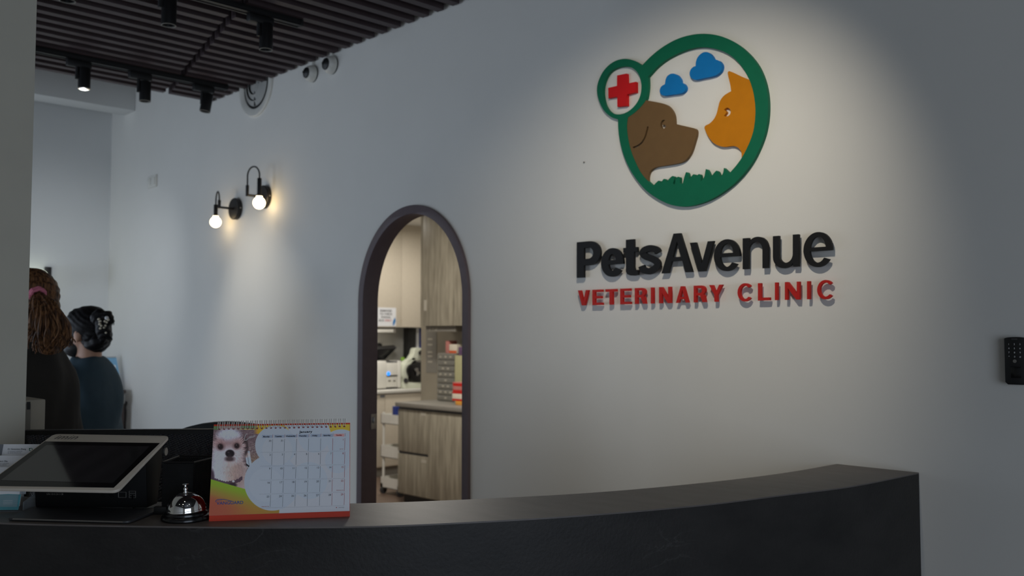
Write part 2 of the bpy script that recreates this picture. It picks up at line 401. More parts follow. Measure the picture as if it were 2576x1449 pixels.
spot(T2X, 172, -58, 5, 'track spotlight of which only the lower rim shows at the top left', False)
# the spots over the sign hang from a further track outside the picture
T3X = -1.12
track(-2.75, -.55, T3X, 'black lighting track above the sign outside the picture')
for y, lx in ((-1.15, -1.12),):
    t = thing('track_spotlight', 'black track spotlight washing the raised sign from above', 'spotlight', (lx, y, SZ - .03), 'black track spotlights')
    build('adapter', MB().box((min(lx, T3X) - .016, y - .06, SZ - .062), (max(lx, T3X) + .016, y + .05, SZ - .029)), M['black'], t, bevel=.004)
    tip = Vector((lx, y, SZ - .21)); ax = (Vector((-1.80, 0, 1.70)) - tip).normalized()
    build('head', MB().lathe([(0, -.13), (.028, -.13), (.0285, 0), (.024, 0), (.02, -.02), (0, -.02)], tip, ax, 24), M['metal_black'], t)
    build('stem', MB().cyl((lx, y, SZ - .06), tip - ax * .08, .007, 10), M['black'], t)
    lamp('SPOT', 'sign_beam', tip + ax * .01, 43, SOFT, tip + ax, spot_size=R(73), spot_blend=.95, shadow_soft_size=.022)

# downlights in the bare ceiling over the waiting side, behind the camera
for (x, y) in ((-1.2, -2.2), (-.6, -3.0), (.1, -1.7), (.7, -2.4), (0, -3.8), (-1.3, -3.6), (1.3, -3.4), (1.4, -1.6)):
    q = build('downlight', MB().lathe([(.07, -.03), (.07, 0), (.055, .004), (.05, .0), (.045, -.012)], (x, y, 3.03), (0, 0, -1), 28), M['white'], cl)
    build('downlight_lens', MB().lathe([(0, -.010), (.046, -.010)], (x, y, 3.03), (0, 0, -1), 24), M['lens_on'], q)
    lamp('SPOT', 'downlight_beam', (x, y, 3.02), 5, SOFT, (x, y, 0), spot_size=R(120), spot_blend=1, shadow_soft_size=.04)
# ================================================================== COUNTER
CZ = 1.14
front = [hz(px, py, CZ) for px, py in ((2319, 1187), (2146, 1222), (1972, 1244), (1762, 1270), (1440, 1297.5), (1083, 1317.7), (850, 1324.5), (520, 1325), (0, 1315))]
back = [hz(px, py, CZ) for px, py in ((2115.6, 1165), (1971, 1190), (1779, 1213.5), (1500, 1238.7), (1184, 1256), (881, 1266.5))]
front[0].y = -.001; back[0].y = -.001
d = (front[-1] - front[-2]).normalized(); front.append(front[-1] + d * .22 + Vector((-.03, .04, 0)))
n_ = Vector((d.y, -d.x, 0)); n_ = n_ if n_.x < 0 else -n_
for k in (-3, -2, -1):
    dd = (front[k] - front[k - 1]).normalized(); nn = Vector((dd.y, -dd.x, 0)); nn = nn if nn.x < 0 else -nn
    back.append(front[k] + nn * .245)
fc = [Vector((p[0], p[1], 0)) for p in cat_rom([(p.x, p.y) for p in front], 8)]
bc = [Vector((p[0], p[1], 0)) for p in cat_rom([(p.x, p.y) for p in back], 8)]
def resample(c, n):
    L = [0]
    for a, b in zip(c[:-1], c[1:]): L.append(L[-1] + (b - a).length)
    out = []
    for i in range(n):
        t = L[-1] * i / (n - 1); k = max(j for j in range(len(L)) if L[j] <= t + 1e-9); k = min(k, len(c) - 2)
        out.append(c[k].lerp(c[k + 1], min(1, (t - L[k]) / max(1e-9, L[k + 1] - L[k]))))
    return out
NC = 64; fc = resample(fc, NC); bc = resample(bc, NC)
def band(f, b, z0, z1):
    mb = MB(); n = len(f)
    vs = [(p.x, p.y, z) for z in (z0, z1) for q in (f, b) for p in q]
    fs = []
    for i in range(n - 1):
        fs += [(i, i + 1, n + i + 1, n + i), (2 * n + i, 3 * n + i, 3 * n + i + 1, 2 * n + i + 1), (i, 2 * n + i, 2 * n + i + 1, i + 1), (n + i, n + i + 1, 3 * n + i + 1, 3 * n + i)]
    fs += [(0, n, 3 * n, 2 * n), (n - 1, 3 * n - 1, 4 * n - 1, 2 * n - 1)]
    return mb.add(vs, fs)
ctr = thing('reception_counter', 'dark slate curved reception counter running up to the wall under the sign', 'counter', (fc[20].x, fc[20].y, 0))
build('countertop', band(fc, bc, CZ - .003, CZ), M['lit_top'], ctr)
fi = [p.lerp(q, .09) for p, q in zip(fc, bc)]
build('front_panel', band(fc, fi, .08, CZ - .003), M['slate'], ctr)
build('back_panel', band([p.lerp(q, .9) for p, q in zip(fc, bc)], bc, .08, CZ - .003), M['slate'], ctr)
build('plinth', band([p.lerp(q, .2) for p, q in zip(fc, bc)], [p.lerp(q, .8) for p, q in zip(fc, bc)], 0, .08), M['black'], ctr)
# lower staff desk behind the counter
dk = thing('staff_desk', 'low dark staff desk hidden behind the curved counter', 'desk', (bc[50].x, bc[50].y, 0))
b0 = bc[34:62]; nrm = []
for i, p in enumerate(b0):
    q = (b0[min(i + 1, len(b0) - 1)] - b0[max(i - 1, 0)]).normalized(); w = Vector((q.y, -q.x, 0)); nrm.append(w if w.x < 0 else -w)
in0 = [p + w * .012 for p, w in zip(b0, nrm)]; in1 = [p + w * .6 for p, w in zip(b0, nrm)]
build('desktop', band(in0, in1, .71, .74), M['darkgrey'], dk)
for i in (1, len(b0) // 2, len(b0) - 2):
    p = in0[i]; w = nrm[i]; t = Vector((-w.y, w.x, 0))
    build('leg', MB().obox(p + w * .3 + Vector((0, 0, .355)), w, t, (0, 0, 1), .27, .012, .355), M['darkgrey'], dk)
# ================================================================== RAISED SIGN
TK = .014
TL = .021
cx3 = lambda p: (1450 + p[0] * .34506, 60 + p[1] * .34506)
def wallxz(px, py, t=TK): q = hy(px, py, -t); return (q.x, q.z)
def relief(name, loops_px, m, parent, t=TK, t0=0.0, label=None, gap=0.0):
    lo = [[wallxz(px, py, t) for px, py in l] for l in loops_px]
    if gap:                                                       # a band of abutting pieces, each simple
        mb = MB()
        for l in lo: mb.plate([l], lambda x, z: (x, -t, z), lambda x, z: (x, -t0, z))
        return build(name, mb, m, parent, label)
    mb = MB().plate(lo, lambda x, z: (x, -t, z), lambda x, z: (x, -t0, z))
    return build(name, mb, m, parent, label)
o3 = lambda pts: [cx3(p) for p in pts]
big = [(478, 303, 1), (540, 240), (620, 175), (720, 117), (820, 84), (920, 72), (1020, 82), (1110, 112), (1200, 167), (1275, 238), (1330, 315), (1370, 410), (1392, 510), (1398, 610), (1390, 720), (1365, 830), (1320, 940), (1260, 1040), (1180, 1135), (1090, 1212), (990, 1275), (890, 1315), (795, 1332), (700, 1322), (610, 1285), (520, 1225), (450, 1150), (390, 1060), (345, 960), (318, 860), (305, 770), (303, 697, 1),
       (255, 680), (205, 637), (172, 580), (153, 520), (150, 465), (165, 405), (200, 340), (250, 290), (305, 262), (360, 255), (415, 266), (450, 284)]
inner_top = [(520, 388, 1), (580, 322), (650, 266), (730, 221), (820, 186), (910, 170), (1000, 178), (1090, 210), (1160, 260), (1215, 325), (1258, 402), (1285, 480), (1300, 560), (1305, 640), (1300, 720), (1285, 800), (1255, 880), (1215, 960), (1170, 1026)]
g2 = lambda p: (1620 + p[0] * .09662, 400 + p[1] * .09662) + ((1,) if len(p) > 2 else ())
grass = [(2225, 372, 1), (2150, 295), (2080, 230, 1), (2066, 330), (2040, 400), (1985, 470, 1), (1935, 340), (1885, 302, 1), (1835, 350), (1740, 470, 1), (1655, 290), (1608, 260, 1), (1592, 340), (1565, 470), (1475, 588, 1), (1478, 480), (1462, 410), (1420, 397), (1335, 465, 1), (1322, 415), (1280, 402), (1175, 520, 1), (1140, 370), (1097, 345), (1065, 420), (1000, 652, 1), (940, 632), (935, 540), (922, 475), (878, 466), (825, 520), (800, 672, 1), (757, 640), (780, 540), (778, 460), (735, 446), (660, 510), (580, 605, 1), (550, 530), (507, 525), (430, 635, 1), (415, 585), (368, 570), (240, 695, 1)]
inner_left = [(525, 1150), (470, 1085), (420, 985), (390, 900), (373, 810), (368, 740), (375, 682, 1), (430, 643), (480, 592), (507, 550), (519, 490), (522, 440)]
big_hole = outline([cx3(p) + ((1,) if len(p) > 2 else ()) for p in inner_top] + [g2(p) for p in grass] + [cx3(p) + ((1,) if len(p) > 2 else ()) for p in inner_left], 5)
small_hole = outline(o3([(360, 310), (410, 323), (450, 362), (470, 418), (473, 480), (457, 545), (420, 602), (370, 642), (310, 660), (250, 645), (212, 597), (195, 535), (193, 470), (210, 405), (245, 352), (300, 320)]), 5)
big_out = outline([cx3(p) + ((1,) if len(p) > 2 else ()) for p in big], 5)
c_ = hy(1745, 300)
emb = thing('clinic_emblem', 'round green ring emblem with brown dog, orange cat, clouds and red cross on the wall', 'emblem', (c_.x, 0, c_.z))
relief('ring', [big_out, big_hole, small_hole], M['green'], emb, label='green double ring with grass blades')
d1 = lambda p: (1560 + p[0] * .17255, 230 + p[1] * .17255) + ((1,) if len(p) > 2 else ())
dog = outline([d1(p) for p in [(372, 127, 1), (500, 150), (620, 175), (690, 205), (745, 262), (780, 330), (792, 400), (796, 470, 1), (900, 495), (1030, 525), (1088, 542), (1112, 575), (1110, 640), (1085, 730), (1045, 860), (1000, 950), (940, 1010), (860, 1045), (700, 1075), (540, 1100), (470, 1130), (425, 1180), (405, 1250), (408, 1330, 1), (310, 1260), (220, 1140), (150, 990), (100, 840), (78, 680), (72, 540), (85, 370, 1), (180, 290), (250, 215), (310, 115, 1)]], 5)
dog_eye = outline([d1(p) for p in [(655, 418), (622, 418), (594, 448), (586, 495), (602, 530), (632, 542), (656, 528), (668, 508, 1), (642, 484), (622, 490, 1), (615, 470), (630, 440)]], 4)
dog_ear = [d1(p) for p in stroke([(403, 512), (388, 580), (358, 675), (312, 748), (250, 795), (186, 821)], 24, 5)]
relief('dog', [dog, dog_eye, dog_ear], M['brown'], emb, .0125, label='brown dog head')
ct = lambda p: (1740 + p[0] * .17255, 160 + p[1] * .17255) + ((1,) if len(p) > 2 else ())
cat_o = outline([ct(p) for p in [(526, 155), (532, 120), (560, 112), (700, 178, 1), (840, 238, 1), (915, 380), (950, 520), (955, 660), (935, 850), (885, 1060), (825, 1220), (728, 1375, 1), (725, 1300), (697, 1245), (650, 1212), (590, 1200), (480, 1213), (400, 1200), (310, 1150), (240, 1060), (203, 985), (186, 935), (203, 902), (260, 873), (320, 812), (362, 730), (385, 640), (410, 550), (460, 477), (520, 432), (575, 402, 1), (562, 310)]], 5)
cat_eye = outline([ct(p) for p in [(470, 672, 1), (515, 642), (555, 662), (568, 705), (552, 748), (510, 770), (468, 762, 1), (492, 735), (504, 710), (494, 690)]], 4)
relief('cat', [cat_o, cat_eye], M['orange'], emb, .0125, label='orange cat head')
relief('cloud', [outline(o3([(640, 524), (612, 507), (608, 480), (620, 455)]) + [cx3((645, 440)) + (1,)] + o3([(652, 400), (670, 374), (700, 362), (732, 372), (755, 400)]) + [cx3((761, 425)) + (1,)] + o3([(785, 440), (796, 465), (787, 492), (760, 508), (700, 516)]), 5)], M['blue'], emb, label='small blue cloud')
relief('cloud', [outline(o3([(868, 408), (836, 393), (825, 365), (832, 335), (850, 315)]) + [cx3((868, 308)) + (1,)] + o3([(873, 270), (890, 235), (925, 208), (960, 208), (985, 230)]) + [cx3((1000, 257)) + (1,)] + o3([(1040, 270), (1060, 300), (1055, 340), (1030, 368), (990, 384), (930, 396)]), 5)], M['blue'], emb, label='large blue cloud')
relief('cross', [o3([(296, 376), (365, 362), (368, 436), (432, 422), (432, 500), (367, 515), (367, 598), (298, 605), (297, 530), (233, 543), (231, 467), (295, 452)])], M['red'], emb, label='red cross')

# lettering, drawn along the measured base, cap and x-height lines
base1 = lambda c: 497 - .0515 * (c - 110); cap1 = lambda c: 177 - .0888 * (c - 110)
base2 = lambda c: 743 - .0274 * (c - 250); cap2 = lambda c: 605 - .0402 * (c - 255)
def px1(c, t): y = base1(c) + (cap1(c) - base1(c)) * t; return (1420 + c * .2795, 560 + y * .2794)
def px2(c, t): y = base2(c) + (cap2(c) - base2(c)) * t; return (1420 + c * .2795, 560 + y * .2794)
def arc(cx, cy, rx, ry, a0, a1, n=18): return [(cx + rx * math.cos(R(a0 + (a1 - a0) * k / n)), cy + ry * math.sin(R(a0 + (a1 - a0) * k / n))) for k in range(n + 1)]
def letter_e(x0, x1, t0, t1, wv, wh, b0, b1, th=38):
    c = (x0 + x1) / 2; rx = (x1 - x0) / 2; tm = (t0 + t1) / 2; ry = (t1 - t0) / 2; ix, iy = rx - wv, ry - wh
    D = math.degrees; a0 = D(math.asin((b0 - tm) / ry)); ai = 180 - D(math.asin((b0 - tm) / iy)); h = D(math.asin((b1 - tm) / iy))
    return [arc(c, tm, rx, ry, a0, 360 - th, 48) + arc(c, tm, ix, iy, 360 - th - 4, ai, 30), arc(c, tm, ix, iy, h, 180 - h, 24)]
def letter_c(x0, x1, w, wh, th=40):
    c = (x0 + x1) / 2; rx = (x1 - x0) / 2
    return [arc(c, .5, rx, .53, th, 360 - th, 44) + arc(c, .5, rx - w, .53 - wh, 360 - th - 3, th + 3, 40)]
def letter_I(x0, x1): return [[(x0, 0), (x1, 0), (x1, 1), (x0, 1)]]
def letter_E(x0, x1, w=24, b=.155): return [[(x0, 0), (x1, 0), (x1, b), (x0 + w, b), (x0 + w, .42), (x1 - 8, .42), (x1 - 8, .58), (x0 + w, .58), (x0 + w, 1 - b), (x1 - 2, 1 - b), (x1 - 2, 1), (x0, 1)]]
def letter_N(x0, x1, w=24): return [[(x0, 0), (x0 + w, 0), (x0 + w, .66), (x1 - w - 4, 0), (x1, 0), (x1, 1), (x1 - w, 1), (x1 - w, .34), (x0 + w + 4, 1), (x0, 1)]]
def letter_R(x0, x1, w=24):
    s = (x1 - x0) / 100; X = lambda a: x0 + a * s
    return [[(X(0), 0), (x0 + w, 0), (x0 + w, .40), (X(52), .40), (X(70), .06), (X(71), 0), (X(100), 0), (X(97), .06), (X(90), .38), (X(80), .46)] + arc(X(58), .72, X(38) - x0, .28, -52, 90, 14) + [(X(0), 1)],
            [(x0 + w, .56), (X(54), .56)] + arc(X(55), .70, X(13) - x0, .14, -85, 85, 10) + [(X(54), .84), (x0 + w, .84)]]
def letter_V(x0, x1, w, b, t=1.0): c = (x0 + x1) / 2; return [[(x0, t), (x0 + w, t), (c, t * .27), (x1 - w, t), (x1, t), (c + b, 0), (c - b, 0)]]
def letter_A(x0, x1, w, ap, b0=.29, b1=.41):
    c = (x0 + x1) / 2; e = c - x0; f = lambda t: (e - w) * (1 - t / .8)
    return [[(x0, 0), (x0 + w, 0), (c - f(b0), b0), (c + f(b0), b0), (x1 - w, 0), (x1, 0), (c + ap, 1), (c - ap, 1)], [(c - f(b1), b1), (c, .8), (c + f(b1), b1)]]
s_path = [(838, .545), (822, .625), (768, .675), (715, .635), (702, .55), (730, .465), (790, .385), (828, .30), (832, .205), (795, .115), (755, .075), (705, .125), (690, .225)]
s_h = 335.0
s_line = [(a, b / s_h) for a, b in stroke([(a, b * s_h) for a, b in s_path], 55, 5)]
big_letters = [
    ('P', [[(110, 0), (174, 0), (174, .335), (215, .335)] + arc(222, .667, 100, .333, -90, 90, 24) + [(110, 1)], [(174, .515), (212, .515)] + arc(214, .67, 44, .155, -85, 85, 16) + [(212, .825), (174, .825)]]),
    ('e', letter_e(328, 528, -.02, .758, 65, .165, .315, .43, 36)),
    ('t', [[(552, .95), (624, .95), (624, .735), (656, .735), (656, .612), (624, .612), (624, .20), (630, .14), (645, .125), (660, .13), (660, -.005), (625, -.02), (590, -.01), (565, .03), (553, .10), (552, .20), (552, .612), (528, .612), (528, .735), (552, .735)]]),
    ('s', [[s_line[i], s_line[i + 1], s_line[-2 - i], s_line[-1 - i]] for i in range(len(s_line) // 2 - 1)]),
    ('A', letter_A(872, 1150, 63, 31, .30, .40)),
    ('v', letter_V(1127, 1343, 55, 30, .735)),
    ('e', letter_e(1343, 1576, -.025, .752, 56, .105, .325, .415, 36)),
    ('n', [[(1603, 0), (1657, 0), (1657, .44)] + arc(1719, .44, 62, .20, 180, 0, 18) + [(1781, 0), (1831, 0), (1831, .48)] + arc(1735, .49, 96, .262, 0, 125, 20) + [(1661, .64), (1659, .74), (1603, .74)]]),
    ('u', [[(1875, .735), (1930, .735), (1930, .30)] + arc(1992, .30, 62, .20, 180, 360, 18) + [(2054, .735), (2107, .735), (2107, 0), (2057, 0), (2056, .09)] + arc(1975, .25, 100, .275, -55, -180, 20)]),
    ('e', letter_e(2150, 2408, -.037, .75, 56, .10, .325, .41, 36)),
]
red_letters = [('V', letter_V(120, 216, 25, 13)), ('E', letter_E(250, 340)), ('T', [[(404, 0), (432, 0), (432, .83), (465, .83), (465, 1), (368, 1), (368, .83), (404, .83)]]), ('E', letter_E(500, 593)), ('R', letter_R(632, 734)), ('I', letter_I(776, 799)), ('N', letter_N(850, 956)),
               ('A', letter_A(1002, 1116, 26, 14, .22, .35)), ('R', letter_R(1162, 1272)), ('Y', [[(1302, 1), (1334, 1), (1362, .57), (1391, 1), (1421, 1), (1376, .40), (1376, 0), (1348, 0), (1348, .40)]]),
               ('C', letter_c(1557, 1690, 25, .145)), ('L', [[(1740, 0), (1846, 0), (1846, .165), (1768, .165), (1768, 1), (1740, 1)]]), ('I', letter_I(1893, 1917)), ('N', letter_N(1983, 2115, 25)), ('I', letter_I(2182, 2207)), ('C', letter_c(2273, 2423, 26, .145))]
for nm, lab, letters, fn, m in (('clinic_name_sign', 'large raised black letters reading PetsAvenue below the round emblem', big_letters, px1, 'letter'),
                                ('clinic_type_sign', 'raised red letters reading VETERINARY CLINIC below the black letters', red_letters, px2, 'letter_red')):
    q = hy(*fn(1200, .4)); sg = thing(nm, lab, 'sign', (q.x, 0, q.z))
    for ch, loops in letters:
        relief('letter', [[fn(*p) for p in l] for l in loops], M[m], sg, TL, .011, label='letter ' + ch, gap=1 if ch == 's' else 0)

# ================================================================== OTHER THINGS ON THE WALL
def wp(px, py, t=0.0): return hy(px, py, -t)
def pm(px): return 2300 / depth(wp(px, 600))         # pixels per metre (vertical) on the wall in a column
# wall lamps
def sconce(disc, er, elbow_px, dirv, D, r_b, bulb_dy, lab, arm_drop=0, leg0=.03, legup=.02):
    c = wp(*disc, .012); t = thing('wall_lamp', lab, 'lamp', (c.x, 0, c.z), 'black wall lamps with bare round bulbs')
    build('backplate', MB().lathe([(0, 0), (er, 0), (er, -.022), (er - .003, -.025), (0, -.025)], (c.x, 0, c.z), (0, 1, 0), 40), M['metal_black'], t, weld=True)
    e = along((c.x, 0, c.z), (0, -1, 0), elbow_px)
    build('screw', MB().cyl((c.x + er, -.012, c.z), (c.x + er + .002, -.012, c.z), .004, 12), M['silver'], t)
    k = .0075
    build('arm', MB().tube([(c.x, -.02, c.z), (c.x, e.y, c.z)], .0065, 12).ball((c.x, e.y, c.z), .0075), M['metal_black'], t)
    build('elbow_sleeve', MB().cyl((c.x, e.y, c.z - .006), (c.x, e.y, c.z + leg0 + .012), .0085, 14), M['metal_black'], t)
    dv = Vector(dirv).normalized(); a = Vector((c.x, e.y, c.z)); top = a + Vector((0, 0, leg0 + legup))
    pts = [a + Vector((0, 0, leg0)), top] + [top + dv * (D / 2) + Vector((0, 0, 0)) - dv * (D / 2) * math.cos(math.pi * q / 16) + Vector((0, 0, D * .62 * math.sin(math.pi * q / 16))) for q in range(1, 17)]
    pts.append(pts[-1] - Vector((0, 0, .015)))
    build('bow', MB().tube(pts, .0042, 10), M['metal_black'], t)
    s0 = pts[-1]; s1 = Vector((s0.x, s0.y, bulb_dy + r_b * .8))
    build('socket', MB().lathe([(0, 0), (.0105, 0), (.0115, -.003), (.0115, s1.z - s0.z), (0, s1.z - s0.z)], s0, (0, 0, 1), 20), M['metal_black'], t)
    b = Vector((s0.x, s0.y, bulb_dy))
    build('bulb', MB().ball(b, r_b, n=28, m=18).cyl(b + Vector((0, 0, r_b * .7)), b + Vector((0, 0, r_b * 1.1)), r_b * .5, 16), M['bulb'], t, 'glowing white globe bulb')
    lamp('POINT', 'bulb_light', b - Vector((0, 0, .0)), 1.1, WARM, shadow_soft_size=r_b * 1.05)
    return t
d2z = lambda py, p: CAM.z + (845 - py) / 2300 * depth(p)
q = at(541, 550, 5.02); sconce((592, 525.5), .061, 551.5, (-.97, .24, 0), .085, .031, d2z(550, at(541, 550, 5.0)), 'black wall lamp with glowing bulb hanging free, the left of the pair', leg0=.028, legup=.012)
sconce((664, 495.5), .062, 622, (.93, .37, 0), .08, .0325, d2z(510.5, at(647, 510, 4.82)), 'black wall lamp with its bulb in front of the backplate, the right of the pair', leg0=.04, legup=.06)
# round vent
M['vent_cone'] = mat('vent_grey', C(168, 168, 164), .5, noise=.02)
c = wp(646, 213); vr = .18
vt = thing('round_vent', 'white round ceiling style air vent on the wall partly behind the slats', 'vent', (c.x, 0, c.z))
ax = (0, -1, 0); cc = (c.x, 0, c.z)
build('flange', MB().lathe([(vr, 0), (vr, .008), (vr - .006, .014), (vr - .03, .012), (vr - .045, .006), (vr - .045, 0)], cc, ax, 64), M['white'], vt)
build('throat', MB().lathe([(0, .001), (vr - .045, .001), (vr - .045, .002), (0, .002)], cc, ax, 48), M['black'], vt)
for ro, ri, h0, h1 in ((.119, .094, .004, .014), (.084, .06, .006, .018), (.05, .0, .008, .022)):
    build('cone', MB().lathe([(ro, h0), (ri, h1), (max(ri - .002, 0), h1 + .001), (ro + .001, h0 + .0035), (ro + .002, h0 + .001), (ro, h0)], cc, ax, 56), M['vent_cone'], vt)
build('spoke', MB().box((c.x - .12, -.014, c.z - .004), (c.x + .12, -.006, c.z + .004)).box((c.x - .004, -.014, c.z - .12), (c.x + .004, -.006, c.z + .12)).cyl((c.x, -.002, c.z), (c.x, -.035, c.z), .006, 10), M['darkgrey'], vt)
# two small eyeball fixtures
for (px, py, r, lab) in ((789, 187, .042, 'small white round wall fixture with black lens, left of the pair under the slats'), (838, 165, .045, 'small white round wall fixture with black lens, right of the pair under the slats')):
    c = wp(px, py); t = thing('wall_fixture', lab, 'fixture', (c.x, 0, c.z), 'white wall fixtures with black lenses'); cc = (c.x, 0, c.z)
    build('mount_ring', MB().lathe([(0, 0), (r * .97, 0), (r * .97, .006), (0, .006)], cc, ax, 32), M['black'], t)
    build('housing', MB().lathe([(r, .006), (r, .012), (r * .96, .024), (r * .84, .036), (r * .7, .043), (r * .66, .042), (0, .04)], cc, ax, 40), M['white'], t)
    build('lens', MB().lathe([(r * .66, .042), (r * .62, .047), (r * .4, .053), (.008, .056), (.006, .062), (0, .062)], cc, ax, 32), M['black'], t)
    build('conduit', MB().cyl((c.x + .004, -.01, c.z + r * .9), (c.x + .004, -.01, SZ + .09), .006, 12), M['white'], t)
# switch plate
c = wp(385.5, 457); t = thing('wall_socket', 'white double switch plate on the bluish wall left of the lamps', 'switch', (c.x, 0, c.z))
build('plate', MB().box((c.x - .066, -.012, c.z - .04), (c.x + .066, 0, c.z + .04)), M['white'], t, bevel=.003)
for s in (-1, 1): build('rocker', MB().box((c.x + s * .033 - .022, -.017, c.z - .024), (c.x + s * .033 + .022, -.012, c.z + .024)), M['white'], t, bevel=.002)
# keypad
a = wp(2533.5, 852); b = wp(2534.5, 966); kw = .0466
kp = thing('door_keypad', 'black access keypad with white digits on the wall at the right edge', 'keypad', (a.x + kw / 2, 0, b.z))
zt, zb = a.z, b.z
lo = [(a.x, zb + .006), (a.x + .006, zb), (a.x + kw - .006, zb), (a.x + kw, zb + .006), (a.x + kw, zt)] + [(a.x + kw / 2 + kw / 2 * math.cos(R(g)), zt + .004 * math.sin(R(g))) for g in range(15, 180, 15)] + [(a.x, zt)]
build('case', MB().plate([lo], lambda x, z: (x, -.022, z), lambda x, z: (x, 0, z)), M['black'], kp, bevel=.003)
mbt = MB(); kz = lambda py: CAM.z + (845 - py) / 2300 * depth(a)
for r_, row in enumerate(('123', '456', '789', '*0#')):
    for c_i, ch in enumerate(row): text_mb(mbt, ch, (a.x + kw * (.22 + .27 * c_i), -.0224, kz(867.5 + r_ * 10.3)), (1, 0, 0), (0, 0, 1), .0056, .01)
build('digits', mbt, M['ink_white'], kp, kind='stuff')
build('bell_button', MB().cyl((a.x + kw * .49, -.022, kz(907.5)), (a.x + kw * .49, -.0235, kz(907.5)), .0042, 18), M['grey'], kp)
build('card_reader', MB().box((a.x + kw * .28, -.0228, kz(949)), (a.x + kw * .78, -.021, kz(921))), M['black_gloss'], kp, bevel=.001)
build('status_window', MB().box((a.x + kw * .36, -.0226, kz(855)), (a.x + kw * .64, -.021, kz(851))), M['darkgrey'], kp)
# a small dark scuff on the wall and the globe lamp at the far end
q = wp(1470.5, 408.5); build('wall_hook', MB().lathe([(.0015, 0), (.0015, .002), (.003, .003), (.003, .004), (0, .0045)], (q.x, 0, q.z), (0, -1, 0), 12), M['grey'], None, 'tiny grey nail head on the wall left of the emblem', 'nail')
c = hx(95, 704, WX0); g = thing('globe_lamp', 'glowing white globe lamp on a black bar on the far wall behind the ponytail', 'lamp', (WX0, c.y, c.z))
br = hx(119, 672, WX0); br2 = hx(119, 790, WX0)
build('bar', MB().box((WX0, br.y - .02, br2.z), (WX0 + .03, br.y + .02, br.z)), M['metal_black'], g, bevel=.003)
gc = at(94.5, 704, depth(c) - .1)
build('bracket', MB().cyl((WX0 + .015, br.y, gc.z), gc, .006, 10), M['metal_black'], g)
M['globe'] = mat('globe_glow', C(250, 250, 235), .3, noise=.01, emit=(.93, 1, .78, 1), estr=1.15)
build('globe', MB().ball(gc, .074, n=32, m=20), M['globe'], g, 'glowing globe')
lamp('POINT', 'globe_light', gc, 5, (.95, 1, .74), shadow_soft_size=.076)
# ================================================================== THINGS ON THE COUNTER
Z = Vector((0, 0, 1))
# ---- desk calendar
BL, BR = hz(525.6, 1312, CZ), hz(880, 1299.4, CZ)
cw = (BR - BL).normalized(); cb = Vector((-cw.y, cw.x, 0)); cb = cb if cb.dot(FW2) > 0 else -cb
cu = (cb * math.sin(R(17)) + Z * math.cos(R(17))).normalized(); cn = cw.cross(cu).normalized(); cn = cn if cn.dot(FW) < 0 else -cn
k2 = lambda x, y: (510 + x * .2001, 1040 + y * .2001)
def cp(x, y, off=0.0): px, py = k2(x, y); return hit(px, py, BL + cn * off, cn)
cal = thing('desk_calendar', 'orange red desk calendar open at January with a white fluffy dog photo, on the counter', 'calendar', (BL + BR) / 2)
quad = [cp(78, 1358), cp(1850, 1296), cp(1853, 118), cp(140, 140)]
build('stand_front', MB().slab(quad, -cn * .0016), M['card_red'], cal, 'orange red card stand')
ridge = [quad[3] - cn * .002, quad[2] - cn * .002]; foot = [Vector((p.x, p.y, CZ)) + cb * .135 for p in (quad[0], quad[1])]
build('stand_back', MB().slab([ridge[0], ridge[1], foot[1], foot[0]], cb * .0016), M['card_red'], cal)
build('stand_base', MB().slab([Vector((p.x, p.y, CZ + .0005)) for p in (quad[0] + cb * .003, quad[1] + cb * .003, foot[1], foot[0])], Z * .0012), M['card_red'], cal)
pg = [cp(78, 1284, .0022), cp(1846, 1226, .0022), cp(1848, 136, .0022), cp(138, 160, .0022)]
build('page_block', MB().slab(pg, -cn * .0021), M['white_card'], cal)
